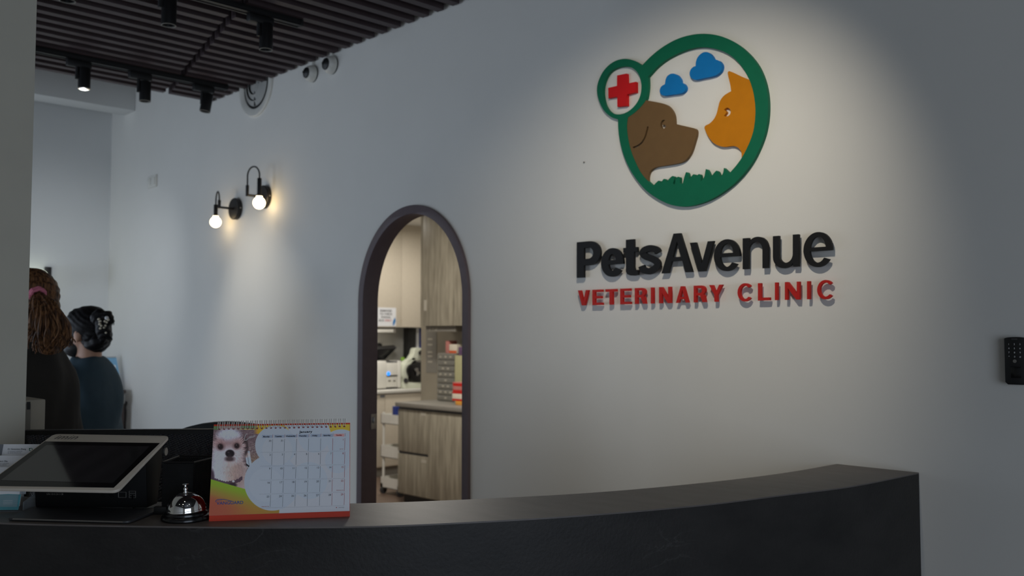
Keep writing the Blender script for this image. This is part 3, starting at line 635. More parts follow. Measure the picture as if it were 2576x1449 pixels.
def page_colours(X, Y):
    rng = np.random.RandomState(3)
    out = np.zeros(X.shape + (3,)); out[:] = (121, 130, 147)
    def put(mask, col):
        mask = np.clip(mask, 0, 1)[..., None]; out[:] = out * (1 - mask) + np.array(col, float) * mask
    disc = lambda cx, cy, rx, ry=None, s=.02: np.clip((1 - np.sqrt(((X - cx) / rx) ** 2 + ((Y - cy) / (ry or rx)) ** 2)) / s + .5, 0, 1)
    box = lambda x0, x1, y0, y1: ((X > x0) & (X < x1) & (Y > y0) & (Y < y1)).astype(float)
    noise = lambda fx, fy, p: np.sin(X * fx + 3.1 * np.sin(Y * fy * 1.3 + p)) * np.sin(Y * fy + 2.3 * np.sin(X * fx * .7 + p * 2))
    grain = rng.rand(*X.shape)
    put(box(690, 1850, 300, 1260), (122.5, 129, 144))                        # warm tint between pale discs
    for c in ((960, 430, 210), (1390, 300, 200), (1690, 600, 160), (790, 905, 200), (1330, 850, 230), (1740, 380, 180)): put(disc(*c) * .85, (117, 128, 146))
    put(disc(905, 408, 256), (117, 127, 144)); put(disc(862, 875, 349), (117, 127, 145)); put(disc(925, 470, 190) * .5, (124, 130, 144)); put(disc(785, 905, 210) * .5, (122, 131, 148))
    photo_edge = 835 + (X - 100) * .31 - np.maximum(0, X - 100) ** 2 * 5e-5
    inside = (1 - disc(905, 408, 256, s=.01)) * (1 - disc(862, 875, 349, s=.01)) * (X < 760)
    low = inside * (Y > photo_edge) + (1 - disc(862, 875, 349, s=.01)) * (X >= 760) * (X < 950) * (Y > 900)
    t = np.clip((Y - photo_edge) / 330, 0, 1)[..., None]; lime = np.array((92, 118, 36.)); ora = np.array((114, 78, 54.)); red = np.array((114, 50, 46.)); mus = np.array((114, 86, 40.))
    lx = np.clip((X - 80) / 600, 0, 1)[..., None]
    sm = lambda q: q * q * (3 - 2 * q)
    t = sm(t); k_ = sm(np.clip((t - .45) / .55, 0, 1)) * (1 - sm(lx))
    g = lime * (1 - t) + ora * t; g = g * (1 - lx * t) + mus * lx * t; g = g * (1 - k_) + red * k_
    w_ = (1 - sm(lx)) * .35 * sm(np.clip(t * 2, 0, 1)); g = g * (1 - w_) + ora * w_
    m = np.clip(low, 0, 1)[..., None]; out[:] = out * (1 - m) + g * m
    ph = inside * (Y <= photo_edge)                                        # ---- the dog photo
    pic = np.zeros_like(out); pic[:] = (80, 68, 76); pic += ((grain - .5) * 26 + 9 * noise(.05, .06, 1))[..., None]
    def pp(mask, col):
        mask = np.clip(mask, 0, 1)[..., None]; pic[:] = pic * (1 - mask) + np.array(col, float) * mask
    pp(np.clip((Y - 480) / 200, 0, 1) * (X > 560) * .6, (112, 88, 56)); pp(box(560, 720, 380, 680) * (grain > .9) * .7, (150, 140, 140))
    pp(box(100, 700, 150, 205), (66, 84, 60)); pp(box(205, 470, 150, 215), (104, 92, 92)); pp(box(470, 640, 196, 206) * .8, (150, 135, 90))
    pp(np.clip((X - 630) / 60, 0, 1) * (Y < 260), (150, 112, 40))
    pp(((X - 520) - (Y - 490) * .14 > 0) * ((X - 580) - (Y - 490) * .17 < 0) * (Y > 480) * (Y < 690), (120, 132, 152)); pp(disc(545, 530, 40, 32, .8), (150, 134, 140))
    pp((np.abs((X - 548) - (Y - 500) * .16) < 3) * (Y > 530) * (Y < 680), (70, 76, 96))
    pp(disc(520, 430, 42, 120, .5), (44, 36, 40)); pp(((X - 540) * .8 - (Y - 650) < 12) * ((X - 540) * .8 - (Y - 650) > -14) * (X > 535) * (X < 620), (26, 22, 26))
    ang = np.arctan2(Y - 470, X - 330)
    fur = 1 + .10 * np.sin(ang * 34 + 3 * np.sin(ang * 9)) + .05 * np.sin(ang * 71)
    bfur = .06 * np.sin(Y * .11 + 2 * np.sin(Y * .031))
    put_f = lambda cx, cy, rx, ry, s=.12: np.clip((fur - np.sqrt(((X - cx) / rx) ** 2 + ((Y - cy) / ry) ** 2)) / s + .3, 0, 1)
    pp(np.clip((1.05 + bfur - np.sqrt(((X - 335) / 222) ** 2 + ((Y - 830) / 330) ** 2)) / .1, 0, 1), (128, 120, 128))
    pp(disc(220, 700, 120, 190, .9) * .9, (138, 146, 166)); pp(disc(430, 760, 90, 180, .8) * .7, (112, 94, 96)); pp(disc(330, 740, 90, 150, .9) * .6, (134, 118, 118))
    pp(put_f(322, 430, 195, 212), (126, 108, 116)); pp(disc(325, 275, 130, 75, .8) * .95, (140, 150, 178)); pp(disc(325, 330, 60, 60, 1) * .5, (140, 146, 168))
    pp(disc(240, 380, 70, 60, .9) * .6, (112, 88, 94)); pp(disc(400, 370, 70, 60, .9) * .6, (112, 90, 94)); pp(disc(320, 400, 40, 60, .9) * .5, (104, 82, 88))
    pp(disc(330, 530, 150, 110, .7) * .9, (138, 134, 148)); pp(disc(200, 550, 80, 110, .9) * .8, (142, 144, 164)); pp(disc(450, 520, 60, 100, .9) * .5, (140, 128, 136))
    streak = np.sin(ang * 120 + Y * .02 + 6 * noise(.011, .013, .4)) * np.exp(-((np.hypot(X - 330, Y - 500) - 190) / 120.) ** 2)
    pic += (streak * 8 + (grain - .5) * 12)[..., None]
    rn = np.random.RandomState(11)
    def cell(x, y):
        v = np.full_like(x, .5)
        for _ in range(3):
            u = (x - (78 * (1 - v) + 138 * v)) / (1768 * (1 - v) + 1710 * v); v = ((1284 - 58 * u) - y) / (1124 - 34 * u)
        return np.clip((u * (NX - 1)).round().astype(int), 0, NX - 1), np.clip((v * (NY - 1)).round().astype(int), 0, NY - 1)
    for i in range(2600):
        if i % 3:
            th = rn.rand() * 6.283; q_ = .35 + .7 * math.sqrt(rn.rand()); x0, y0 = 322 + 190 * q_ * math.cos(th), 440 + 205 * q_ * math.sin(th); dx, dy = x0 - 330, y0 - 500
        else: x0, y0 = 120 + 400 * rn.rand(), 600 + 260 * rn.rand(); dx, dy = (x0 - 330) * .5, 180
        n_ = math.hypot(dx, dy) + 1e-6; ja = (rn.rand() - .5) * .9; dx, dy = dx / n_, dy / n_; dx, dy = dx * math.cos(ja) - dy * math.sin(ja), dx * math.sin(ja) + dy * math.cos(ja)
        L_ = 18 + 34 * rn.rand(); k = np.linspace(0, 1, 14); iu, iv = cell(x0 + dx * L_ * k, y0 + dy * L_ * k)
        c0 = pic[iv[0], iu[0]].copy() * (1 + (rn.rand() - .46) * .42)
        al = (.75 * (1 - k))[:, None]; pic[iv, iu] = pic[iv, iu] * (1 - al) + c0 * al
    pp(disc(222, 428, 50, 46, .9) * .8, (74, 56, 60)); pp(disc(420, 416, 48, 42, .9) * .8, (74, 56, 60)); pp(disc(220, 425, 32, 37, .6), (28, 20, 24)); pp(disc(422, 414, 30, 33, .6), (30, 22, 26)); pp(disc(208, 414, 5), (90, 78, 86)); pp(disc(416, 404, 5), (90, 80, 88))
    pp(disc(336, 512, 56, 48, .3), (22, 17, 22)); pp(disc(333, 545, 22, 40, .5), (30, 24, 30)); pp(disc(333, 582, 58, 34, .8), (52, 42, 48)); pp(disc(333, 640, 70, 30, .9) * .5, (142, 130, 134)); pp(disc(318, 497, 14, 8, .8) * .5, (70, 62, 74))
    col_y = 905 - (X - 300) ** 2 * .0018 + 9 * noise(.09, .02, 2)
    pp((np.abs(Y - col_y + 20) < 24) * (X > 130) * (X < 490) * .85, (48, 36, 50)); pp(disc(378, 862, 16, 14, .5), (160, 150, 156))
    pp(disc(370, 910, 50, 30, .6), (38, 30, 38)); pp(disc(105, 800, 40, 90, .6), (52, 42, 54))
    m = np.clip(ph, 0, 1)[..., None]; out[:] = out * (1 - m) + np.clip(pic, 12, 185) * m
    top = ((Y < 165 + .5 * (X - 690)) * (Y < 212) * (X > 690) * (X < 1076) * (X < 1000 + (Y - 130) * .95)).astype(float) * (1 - disc(905, 408, 256, s=.01))
    put(top, (152, 118, 40))
    mt = (X > 1568 + (Y - 135) * .36) * (Y < 242 + 0 * X) * (1 - disc(1740, 470, 266, 268, s=.01))
    put(mt, (150, 120, 44))
    for k in range(28):                                                    # punched holes over the red card
        hx_ = 207 + k * 58.2; put(box(hx_ - 12, hx_ + 13, 200 - k * 1.26 - 12, 200 - k * 1.26 + 8), (70, 28, 34))
    for k in range(7):                                                     # weekday bands
        bx = 735 + k * 152; by = 276 - k * 2.9
        put(box(bx, bx + 132, by, by + 36), (150, 104, 112) if k == 6 else (98, 110, 132))
    return out
def srgb_lin(a): a = np.clip(a, 0, 255) / 255; return np.where(a <= .04045, a / 12.92, ((a + .055) / 1.055) ** 2.4)
NX, NY = 528, 348
U, V = np.meshgrid(np.linspace(0, 1, NX), np.linspace(0, 1, NY))
qx = lambda a: ((1 - U) * (1 - V)) * a[0] + U * (1 - V) * a[1] + U * V * a[2] + (1 - U) * V * a[3]
GX, GY = qx((78, 1846, 1848, 138)), qx((1284, 1226, 136, 160))
gp = [cp(78, 1284, .0026), cp(1846, 1226, .0026), cp(1848, 136, .0026), cp(138, 160, .0026)]
co = np.stack([qx([p[i] for p in gp]) for i in range(3)], -1).reshape(-1, 3)
lin = srgb_lin(page_colours(GX, GY)) / srgb_lin(np.array((121, 130, 147.))) * .88 * np.array((.93, .985, 1.08))
idx = np.arange(NX * NY).reshape(NY, NX)
fq = np.stack([idx[:-1, :-1], idx[:-1, 1:], idx[1:, 1:], idx[1:, :-1]], -1).reshape(-1, 4)
me = bpy.data.meshes.new('printed_page'); me.from_pydata((co - np.array(ORG[cal.name])).tolist(), [], fq.tolist())
at_ = me.color_attributes.new('print', 'FLOAT_COLOR', 'POINT')
at_.data.foreach_set('color', np.concatenate([np.clip(lin.reshape(-1, 3), 0, 1), np.ones((NX * NY, 1))], 1).astype(np.float32).ravel())
me.materials.append(vcol_mat('calendar_print', .35)); po = bpy.data.objects.new('printed_page', me); link(po, cal, ORG[cal.name]); po['label'] = 'January page with dog photo and day grid'
KS = (cp(1800, 700) - cp(200, 700)).length / 1600                          # metres per drawing unit on the page
L3 = cn * .0031
def page_text(mb, s, x, y, cap, align='CENTER', bold=0, space=1.0, shear=0, sx=1.0):
    text_mb(mb, s, cp(x, y), (cp(x + 100, y - 3.3) - cp(x, y)), cu, cap / .73 * KS, bold, align, L3, space, shear, sx)
def page_poly(mb, pts): mb.add([cp(x, y, .0031) for x, y in pts], [tuple(range(len(pts)))])
def page_stroke(mb, path, w):
    p = stroke(path, w, 8); n = len(p) // 2
    mb.add([cp(x, y, .0031) for x, y in p], [(i, i + 1, 2 * n - 2 - i, 2 * n - 1 - i) for i in range(n - 1)])
ink, inkr, inkg = MB(), MB(), MB()
page_text(ink, 'January', 1297, 247, 30, bold=.035, space=1.12, sx=1.18)
for k, dname in enumerate(('Monday', 'Tuesday', 'Wednesday', 'Thursday', 'Friday', 'Saturday', 'Sunday')):
    page_text(inkr if k == 6 else ink, dname, 801 + 152.3 * k, 303 - 3.2 * k, 18, bold=.03, sx=1.05)
days = [[30, 31, None, None, None, None, 1]] + [[r * 7 + c + 2 for c in range(7)] for r in range(4)]
for r in range(5):
    for c in range(7):
        xl = 878 + c * 151.7 - r * (25 - c * 3.2) / 4; y0 = 325 - c * 2.5 + r * 175.0 - r * c * .5
        (page_poly)(inkr if c >= 5 else inkg, [(xl - 1.8, y0), (xl + 1.8, y0), (xl - 3, y0 + 152), (xl - 6.6, y0 + 152)])
        if r == 0: page_poly(inkr if c != 3 else inkr, [(xl + 2, y0 - 62), (xl + 5, y0 - 62), (xl + 4, y0 - 22), (xl + 1, y0 - 22)])
        if days[r][c]: page_text(inkr if c == 6 else ink, str(days[r][c]), xl - 14, y0 + 34, 25, 'RIGHT')
        page_poly(inkg, [(xl - 150, y0 + 164.5), (xl, y0 + 161.5), (xl, y0 + 162.7), (xl - 150, y0 + 165.7)])
for s, x, y in (('New Year', 1770, 454), ('Chinese New Year', 1772, 970), ('Chinese New Year', 836, 1174)): page_text(inkr, s, x, y, 9, 'RIGHT', .01)
page_text(inkg, 'Public Holiday', 1778, 1187, 9, 'RIGHT', .01); page_poly(inkr, [(1676, 1178), (1687, 1178), (1687, 1188), (1676, 1188)])
build('print_dark', ink, M['ink'], po, 'dark dates and day names', smooth=False, kind='stuff'); build('print_red', inkr, M['ink_red'], po, 'red dates and lines', smooth=False, kind='stuff'); build('print_rules', inkg, M['ink_grey'], po, smooth=False, kind='stuff')
bl = MB(); page_text(bl, 'VANGUARD', 345, 1145, 40, bold=.015, sx=1.08); page_stroke(bl, [(163, 1115), (168, 1095), (195, 1082), (250, 1080), (310, 1090), (375, 1105)], 7); page_stroke(bl, [(185, 1102), (205, 1092), (245, 1090)], 3.5)
build('maker_logo', bl, M['ink_blue'], po, 'blue logo reading VANGUARD with a swoosh', smooth=False)
wt = MB()
page_stroke(wt, [(560, 265), (548, 258), (535, 278), (527, 310), (530, 335), (545, 338), (563, 322), (577, 308)], 5)
for x, y in ((590, 300), (642, 286)): page_stroke(wt, [(x + 8, y - 9), (x - 5, y - 6), (x - 8, y + 5), (x, y + 10), (x + 9, y + 2), (x + 7, y - 8), (x + 20, y - 4)], 4)
page_stroke(wt, [(625, 286), (614, 288), (609, 298), (615, 305), (632, 296)], 4)
build('script_name', wt, M['ink_white'], po, 'white handwriting reading Coco', smooth=False)
M['ring'] = mat('white_wire', C(214, 212, 208), .35, metal=.15, noise=.02)
for k in range(28):
    x = 207 + k * 58.2; y = 200 - k * 1.26; c0 = cp(x, y - 45, -.001) ; mb = MB()
    for s in (-1, 1):
        o = c0 + cw * (s * 12 * KS)
        mb.tube([o + cu * (.0098 * math.cos(R(a)) ) + cn * (.0062 * math.sin(R(a)) + .0005) - cu * .001 for a in range(-120, 150, 18)], .00062, 6)
    o = build('binding_ring', mb, M['ring'], cal)
# ---- service bell
bc_ = hz(468, 1306, CZ); bell = thing('service_bell', 'chrome dome service bell on a black round base beside the calendar', 'bell', bc_)
tl = (Z + (-RT) * .05).normalized()
build('base', MB().lathe([(0, 0), (.0455, 0), (.047, .002), (.047, .006), (.045, .009), (.0405, .0105), (.040, .014), (.036, .017), (.0, .017)], bc_, Z, 56), M['black_gloss'], bell, weld=True)
q = bc_ + Z * .0155
build('dome', MB().lathe([(.0355, .0), (.0375, .0005), (.0378, .002), (.0372, .0045)] + [(.0368 * math.cos(R(a)), .0048 + .0325 * math.sin(R(a))) for a in range(0, 88, 4)] + [(.0, .0373)], q, tl, 64), M['chrome'], bell, 'mirror chrome dome', weld=True)
build('plunger', MB().lathe([(.005, .0365), (.005, .0385), (.0032, .0395), (.0032, .0405), (.0045, .042), (.0045, .0445), (.0028, .046), (.0022, .0475), (.0022, .051), (.0055, .0515), (.006, .0525), (.0055, .0535), (0, .0542)], q, tl, 28), M['chrome'], bell, 'chrome push button')
# ---- square wire pen cup
cz = CZ + .104; cor = [hz(x, y, cz) for x, y in ((409, 1162.8), (487, 1163.2), (545, 1149), (451, 1147.4))]
cup = thing('pen_cup', 'black square wire mesh pen cup behind the service bell', 'pen cup', sum(cor, Vector()) / 4 - Z * .104)
rim = MB()
for i in range(4): rim.tube([cor[i], cor[(i + 1) % 4]], .0017, 8)
build('rim', rim, M['metal_black'], cup)
M['wire'] = mat('black_wire', C(26, 26, 27), .5, metal=.2, noise=.05)
for i in range(4):
    a, b = cor[i], cor[(i + 1) % 4]; e = (b - a); Lw = e.length; e = e.normalized(); n_ = e.cross(Z).normalized(); mb = MB(); H_ = .1
    for s in (1, -1):
        k = -H_
        while k < Lw:
            lo_, hi_ = max(0, -k), min(H_, Lw - k)
            if hi_ > lo_:
                p, q_ = (k + lo_, lo_), (k + hi_, hi_)
                if s < 0: p, q_ = (Lw - p[0], p[1]), (Lw - q_[0], q_[1])
                P0 = a + e * p[0] - Z * (H_ - p[1] + .003); P1 = a + e * q_[0] - Z * (H_ - q_[1] + .003)
                d_ = (P1 - P0).normalized(); w_ = d_.cross(n_) * .00085
                mb.add([P0 - w_, P0 + w_, P1 + w_, P1 - w_], [(0, 1, 2, 3)]); mb.add([P0 + n_ * .0006, P1 + n_ * .0006, P1 - n_ * .0006, P0 - n_ * .0006], [(0, 1, 2, 3)])
            k += .0048
    build('mesh_side', mb, M['wire'], cup, kind='stuff', smooth=False)
build('floor_plate', MB().slab([p - Z * .1035 for p in cor], Z * .002), M['black'], cup)
# ---- payment terminal with a reclining screen
yw = R(2); prg = RT * math.cos(yw) - FW2 * math.sin(yw); pbk = FW2 * math.cos(yw) + RT * math.sin(yw)
pup = pbk * math.cos(R(20)) + Z * math.sin(R(20)); pn = prg.cross(pup).normalized(); pn = pn if pn.z > 0 else -pn
pO = at(297.8, 1233, 1.74); pp_ = lambda x, y, off=0.0: hit(x, y, pO + pn * off, pn)
base_front = [hz(18, 1303, CZ + .006), hz(325, 1311, CZ + .006)]; base_back = [hz(86, 1273, CZ + .006), hz(404, 1280, CZ + .006)]
pos = thing('payment_terminal', 'silver and black point of sale terminal with a reclined blank screen on the counter', 'terminal', hz(210, 1300, CZ))
def rounded(c, r, n=6):
    out = []; m = len(c)
    for i in range(m):
        p, a, b = c[i], c[i - 1], c[(i + 1) % m]; u = (a - p).normalized(); v = (b - p).normalized(); k = r / math.tan(u.angle(v) / 2)
        s, e = p + u * k, p + v * k
        for j in range(n + 1):
            t = j / n; out.append(s * (1 - t) ** 2 + p * 2 * t * (1 - t) + e * t * t)
    return out
panel = rounded([pp_(-50, 1228), pp_(296, 1234.5), pp_(427.5, 1096), pp_(136, 1091)], .014)
M['satin'] = mat('satin_silver', C(214, 205, 192), .5, metal=.1, noise=.02)
build('screen_frame', MB().slab(panel, -pn * .006), M['satin'], pos, 'silver screen frame', bevel=.0012)
glass = [pp_(-38, 1221.5, .0006), pp_(286, 1226.5, .0006), pp_(402, 1114.5, .0006), pp_(113, 1110.3, .0006)]
M['glass_black'] = mat('screen_glass', C(14, 14, 15), .12, noise=.02, spec=.6)
gl = build('screen_glass', MB().slab(glass, -pn * .0005), M['glass_black'], pos, 'black screen glass')
act = [pp_(2, 1208, .0009), pp_(284, 1214.5, .0009), pp_(376, 1122.5, .0009), pp_(117, 1119.5, .0009)]
M['display'] = mat('blank_display', C(40, 40, 41), .08, noise=.02); M['display'].node_tree.nodes['Principled BSDF'].inputs['IOR'].default_value = 2.3
build('display', MB().slab(act, -pn * .0002), M['display'], gl, 'blank dark display')
lg = MB(); tu = pp_(400, 1100) - pp_(150, 1097)
text_mb(lg, 'imin', pp_(133, 1104.2, .0005), tu, pup, .028, -.006, 'LEFT', None, 1.05, .3)
build('logo', lg, M['darkgrey'], pos, 'grey logo reading imin', smooth=False)
xr = lambda p: (p - pO).dot(prg); yb = lambda p: (p - pO).dot(pbk)
x0, x1 = -.243, -.008; zb_ = CZ + .006 - pO.z
sp = lambda s, z, x: pO + prg * x + pbk * s + Z * z
und = lambda s: s * math.tan(R(20)) - .009
bk_s = yb(base_back[0]); fr_s = bk_s - .012
prof = [(.135, und(.135)), (.215, und(.215)), (.222, und(.215) - .02), (fr_s + .05, zb_), (fr_s, zb_), (.137, und(.135) - .02)]
build('body', MB().slab([sp(s, z, x0) for s, z in prof], prg * (x1 - x0)), mat('terminal_black', C(13, 13, 14), .6, noise=.05, spec=.3), pos, bevel=.002)
bp_ = rounded([base_front[0], base_front[1], base_back[1], base_back[0]], .012)
build('base_plate', MB().slab(bp_, -Z * .0045), M['darkgrey'], pos, bevel=.0008)
build('base_edge', MB().tube([base_front[0] + (base_front[1] - base_front[0]) * .05 - Z * .002 - pbk * .0006, base_front[0] + (base_front[1] - base_front[0]) * .95 - Z * .002 - pbk * .0006], .0018, 8), M['silver'], pos)
build('foot_pad', MB().slab([Vector((p.x, p.y, CZ + .0016)).lerp(Vector((pos.location.x, pos.location.y, CZ + .0016)), .15) for p in bp_], -Z * .0016), M['black'], pos)
# front face of the body: lettering and sockets
fa, fb = (.137, und(.135) - .02), (fr_s, zb_); fd = (pbk * (fb[0] - fa[0]) + Z * (fb[1] - fa[1])).normalized(); fnn = prg.cross(fd).normalized(); fnn = fnn if fnn.dot(FW) < 0 else -fnn
fO = sp(*fa, 0); fpt = lambda x, y, off=.0004: hit(x, y, fO + fnn * off, fnn)
mb = MB()
for i, s in enumerate(('1D 7 DC IN 24V', 'S/N 10 0 24 113')): text_mb(mb, s, fpt(117, 1238 + 7 * i), prg, -fd, .0052, 0, 'LEFT')
text_mb(mb, 'x', fpt(155, 1245), prg, -fd, .008, 0, 'LEFT')
build('rating_print', mb, M['grey'], pos, 'small pale print', smooth=False)
def socket_frame(name, x_0, y_0, x_1, y_1, w, bars=0):
    q = [fpt(x_0, y_0, .0006), fpt(x_1, y_0, .0006), fpt(x_1, y_1, .0006), fpt(x_0, y_1, .0006)]; mb = MB()
    for i in range(4): mb.tube([q[i], q[(i + 1) % 4]], w, 6)
    for b in range(bars): t = (b + 1) / (bars + 1); mb.tube([q[0].lerp(q[3], t), q[1].lerp(q[2], t)], w * 1.6, 6)
    build(name, mb, M['silver'], pos)
socket_frame('network_socket', 298, 1238, 317, 1251.5, .0009); socket_frame('usb_socket', 325, 1235.5, 341, 1252, .0008, 2)
M['socket'] = mat('socket_black', C(6, 6, 6), .7, noise=.05, spec=.1)
for x in (261, 282): build('round_socket', MB().cyl(fpt(x, 1245, -.002), fpt(x, 1245, .0008), .0052, 20), M['socket'], pos)
sN = prg; sO = sp(.1, 0, x1); b_ = hit(415.5, 1136, sO, sN)
build('power_button', MB().cyl(b_ - prg * .001, b_ + prg * .0025, .0085, 28), M['silver'], pos, 'round silver button')
# ---- cable
cpts = [fpt(333, 1247, .004)] + [hz(x, y, CZ + .003) for x, y in ((336, 1278), (345, 1287), (362, 1291), (380, 1290), (391, 1289))]
cpts = [Vector(p) for p in cat_rom([tuple(p) for p in cpts], 6)]
cb_ = thing('power_cable', 'thin black cable looping from the payment terminal to a small black plug', 'cable', hz(365, 1290, CZ))
build('cord', MB().tube(cpts, .0017, 8), M['black_gloss'], cb_)
e = cpts[-1]; build('plug', MB().obox(e + RT * .012 + Z * .005, RT, FW2, Z, .013, .009, .008), M['black'], cb_, bevel=.002)
# ---- business cards in a clear holder
M['acrylic'] = mat('clear_acrylic', C(190, 200, 205), .08, noise=.01, alpha=.22, spec=.7)
cu_b = (FW2 * math.sin(R(14)) + Z * math.cos(R(14))).normalized(); cn_b = -(FW2 * math.cos(R(14)) - Z * math.sin(R(14)))
tiers = [(1.885, 1204, -38, 55), (1.92, 1175, -30, 70), (1.955, 1146, -26, 82), (1.99, 1117.5, 7, 112)]
hold = thing('card_holder', 'clear acrylic four tier business card holder at the left end of the counter', 'card holder', hz(20, 1283, CZ))
hl, hr = at(-50, 1290, 1.88), at(62, 1290, 1.88); hw = (hr - hl)
bk0 = FW2 * .15
build('base', MB().slab([Vector((p.x, p.y, CZ + .003)) for p in (hl - FW2 * .01, hr - FW2 * .01, hr + bk0, hl + bk0)], -Z * .003), M['acrylic'], hold)
for s, p in ((0, hl), (1, hr)):
    pr = [Vector((p.x, p.y, 0)) + FW2 * f + Z * z for f, z in ((-.008, CZ + .003), (.15, CZ + .003), (.15, CZ + .085), (.11, CZ + .065), (.075, CZ + .045), (.03, CZ + .028), (-.008, CZ + .02))]
    build('side_panel', MB().slab(pr, RT * .0022), M['acrylic'], hold)
M['teal'] = mat('teal_print', C(84, 156, 166), .5, noise=.05)
names = {}
for k, (d_, ytop, xl, xr_) in enumerate(tiers):
    top = at((xl + xr_) / 2, ytop, d_); w_ = (xr_ - xl) / 2300 * d_ / 2
    c0 = top - cu_b * .055
    lab = ('stack of teal and white cards in the front tier of the holder', 'stack of pale blue business cards in the second tier of the holder', 'stack of white business cards in the third tier, name at its left', 'stack of white business cards in the rear topmost tier of the holder')[k]
    t = thing('business_cards', lab, 'business cards', c0, 'business card stacks in the holder')
    build('card_stack', MB().obox(c0 + cu_b * .0275 - cn_b * .004, RT, cu_b, cn_b, w_, .0275, .004), M['white_card'], t)
    build('tier_wall', MB().obox(c0 + cu_b * .008 + cn_b * .0028, RT, cu_b, cn_b, hw.length / 2 - .002, .014, .001), M['acrylic'], hold) if k else build('tier_wall', MB().obox(c0 + cu_b * .01 + cn_b * .0028, RT, cu_b, cn_b, w_, .012, .001), M['acrylic'], hold)
    fp = lambda x, y, o=.0004, c0=c0: hit(x, y, c0 + cn_b * o, cn_b)
    ik, ig = MB(), MB()
    if k == 3:
        text_mb(ik, 'Dr Genevieve Zhang', fp(19, 1131.5), RT, cu_b, .0047, .012, 'LEFT'); text_mb(ig, 'VETERINARY SURGEON', fp(19, 1136.5), RT, cu_b, .003, 0, 'LEFT'); text_mb(ig, 'BSc BVMS MRCVS CVA', fp(19, 1140.5), RT, cu_b, .003, 0, 'LEFT')
        o_ = fp(77.5, 1131); build('card_logo', MB().lathe([(.0026, .0), (.0036, 0), (.0036, .0002), (.0026, .0002), (.0026, 0)], o_, cn_b, 20).lathe([(0, 0), (.0013, 0), (.0013, .0002), (0, .0002)], o_ - RT * .003 + cu_b * .002, cn_b, 12), M['green'], t, 'tiny round green emblem', smooth=False)
        q = [fp(-16, 1118), fp(9, 1118), fp(4, 1145), fp(-16, 1145)]; build('card_photo', MB().slab([p + cn_b * .001 for p in q], -cn_b * .001), M['ink_grey'], t, 'grey brown photo card')
    if k == 2: text_mb(ik, 'Dr Sara Oke', fp(19, 1162), RT, cu_b, .0047, .012, 'RIGHT'); text_mb(ig, 'VETERINARY SURGEON', fp(22, 1167), RT, cu_b, .003, 0, 'RIGHT'); text_mb(ig, 'BVSc MRCVS', fp(16, 1171), RT, cu_b, .003, 0, 'RIGHT')
    if ik.v: build('name_print', ik, M['ink'], t, smooth=False); build('small_print', ig, M['ink_grey'], t, smooth=False)
    if k == 0:
        q = [fp(*p) for p in ((-36, 1246), (20, 1243), (53, 1244), (46, 1283), (-36, 1283))]; build('teal_print', MB().slab(q, -cn_b * .0002), M['teal'], t, 'teal printed band')
        ln = MB()
        for i in range(3): ln.slab([fp(8, 1259 + 4 * i, .0007), fp(32, 1259 + 4 * i, .0007), fp(32, 1260 + 4 * i, .0007), fp(8, 1260 + 4 * i, .0007)], -cn_b * .0001)
        build('small_print', ln, M['white_card'], t, smooth=False)

# ================================================================== BEHIND THE COUNTER
# ---- monitor seen from the back
mO = at(320, 1081.5, 2.38); my = R(-3); mr = RT * math.cos(my) - FW2 * math.sin(my); mf = FW2 * math.cos(my) + RT * math.sin(my)
mon = thing('computer_monitor', 'black computer monitor seen from behind with a dimpled back, behind the terminal', 'monitor', Vector((mO.x, mO.y, .74)) + mf * .03)
mx0 = (at(60, 1080, 2.38) - mO).dot(mr); mx1 = .285
mp = lambda x, f, z: Vector((mO.x, mO.y, 0)) + mr * x + mf * f + Z * z
zt = mO.z
mb = MB(); mb.slab([mp(mx0, 0, zt - .325), mp(mx1, 0, zt - .325), mp(mx1, 0, zt), mp(mx0, 0, zt)], mf * .03)
build('bezel', mb, M['black'], mon, bevel=.004)
m = mat('dimpled_plastic', C(44, 46, 54), .32, noise=.03, spec=.8); nt = m.node_tree; b = nt.nodes['Principled BSDF']
vo = nt.nodes.new('ShaderNodeTexVoronoi'); vo.inputs['Scale'].default_value = 165; vo.inputs['Randomness'].default_value = 0
mpn = nt.nodes.new('ShaderNodeMapping'); mpn.inputs['Rotation'].default_value = (0, R(45), math.atan2(mr.y, mr.x)); nt.links.new(nt.nodes['Texture Coordinate'].outputs['Object'], mpn.inputs[0]); nt.links.new(mpn.outputs[0], vo.inputs['Vector'])
bpn = nt.nodes.new('ShaderNodeBump'); bpn.inputs['Strength'].default_value = 1; bpn.inputs['Distance'].default_value = .004; nt.links.new(vo.outputs['Distance'], bpn.inputs['Height']); nt.links.new(bpn.outputs[0], b.inputs['Normal'])
mb = MB(); pr = [(0, zt - .012), (-.012, zt - .03), (-.03, zt - .06), (-.042, zt - .10), (-.046, zt - .16), (-.042, zt - .22), (-.02, zt - .29), (0, zt - .31)]
e0, e1 = mx0 + .012, mx1 - .012
rows = [[mp(e0 + .05 * min(1, -f / .046), f, z), mp(e1 - .05 * min(1, -f / .046), f, z)] for f, z in pr]
vs = [p for r_ in rows for p in r_]; n = len(rows)
mb.add(vs, [(2 * i, 2 * i + 1, 2 * i + 3, 2 * i + 2) for i in range(n - 1)] + [tuple(2 * i for i in range(n)), tuple(2 * i + 1 for i in range(n - 1, -1, -1)), (0, 2 * n - 2, 2 * n - 1, 1)])
build('back_cover', mb, m, mon, 'dimpled back cover')
build('screen', MB().slab([mp(mx0 + .012, .0301, zt - .31), mp(mx1 - .012, .0301, zt - .31), mp(mx1 - .012, .0301, zt - .012), mp(mx0 + .012, .0301, zt - .012)], mf * .0008), M['black_gloss'], mon)
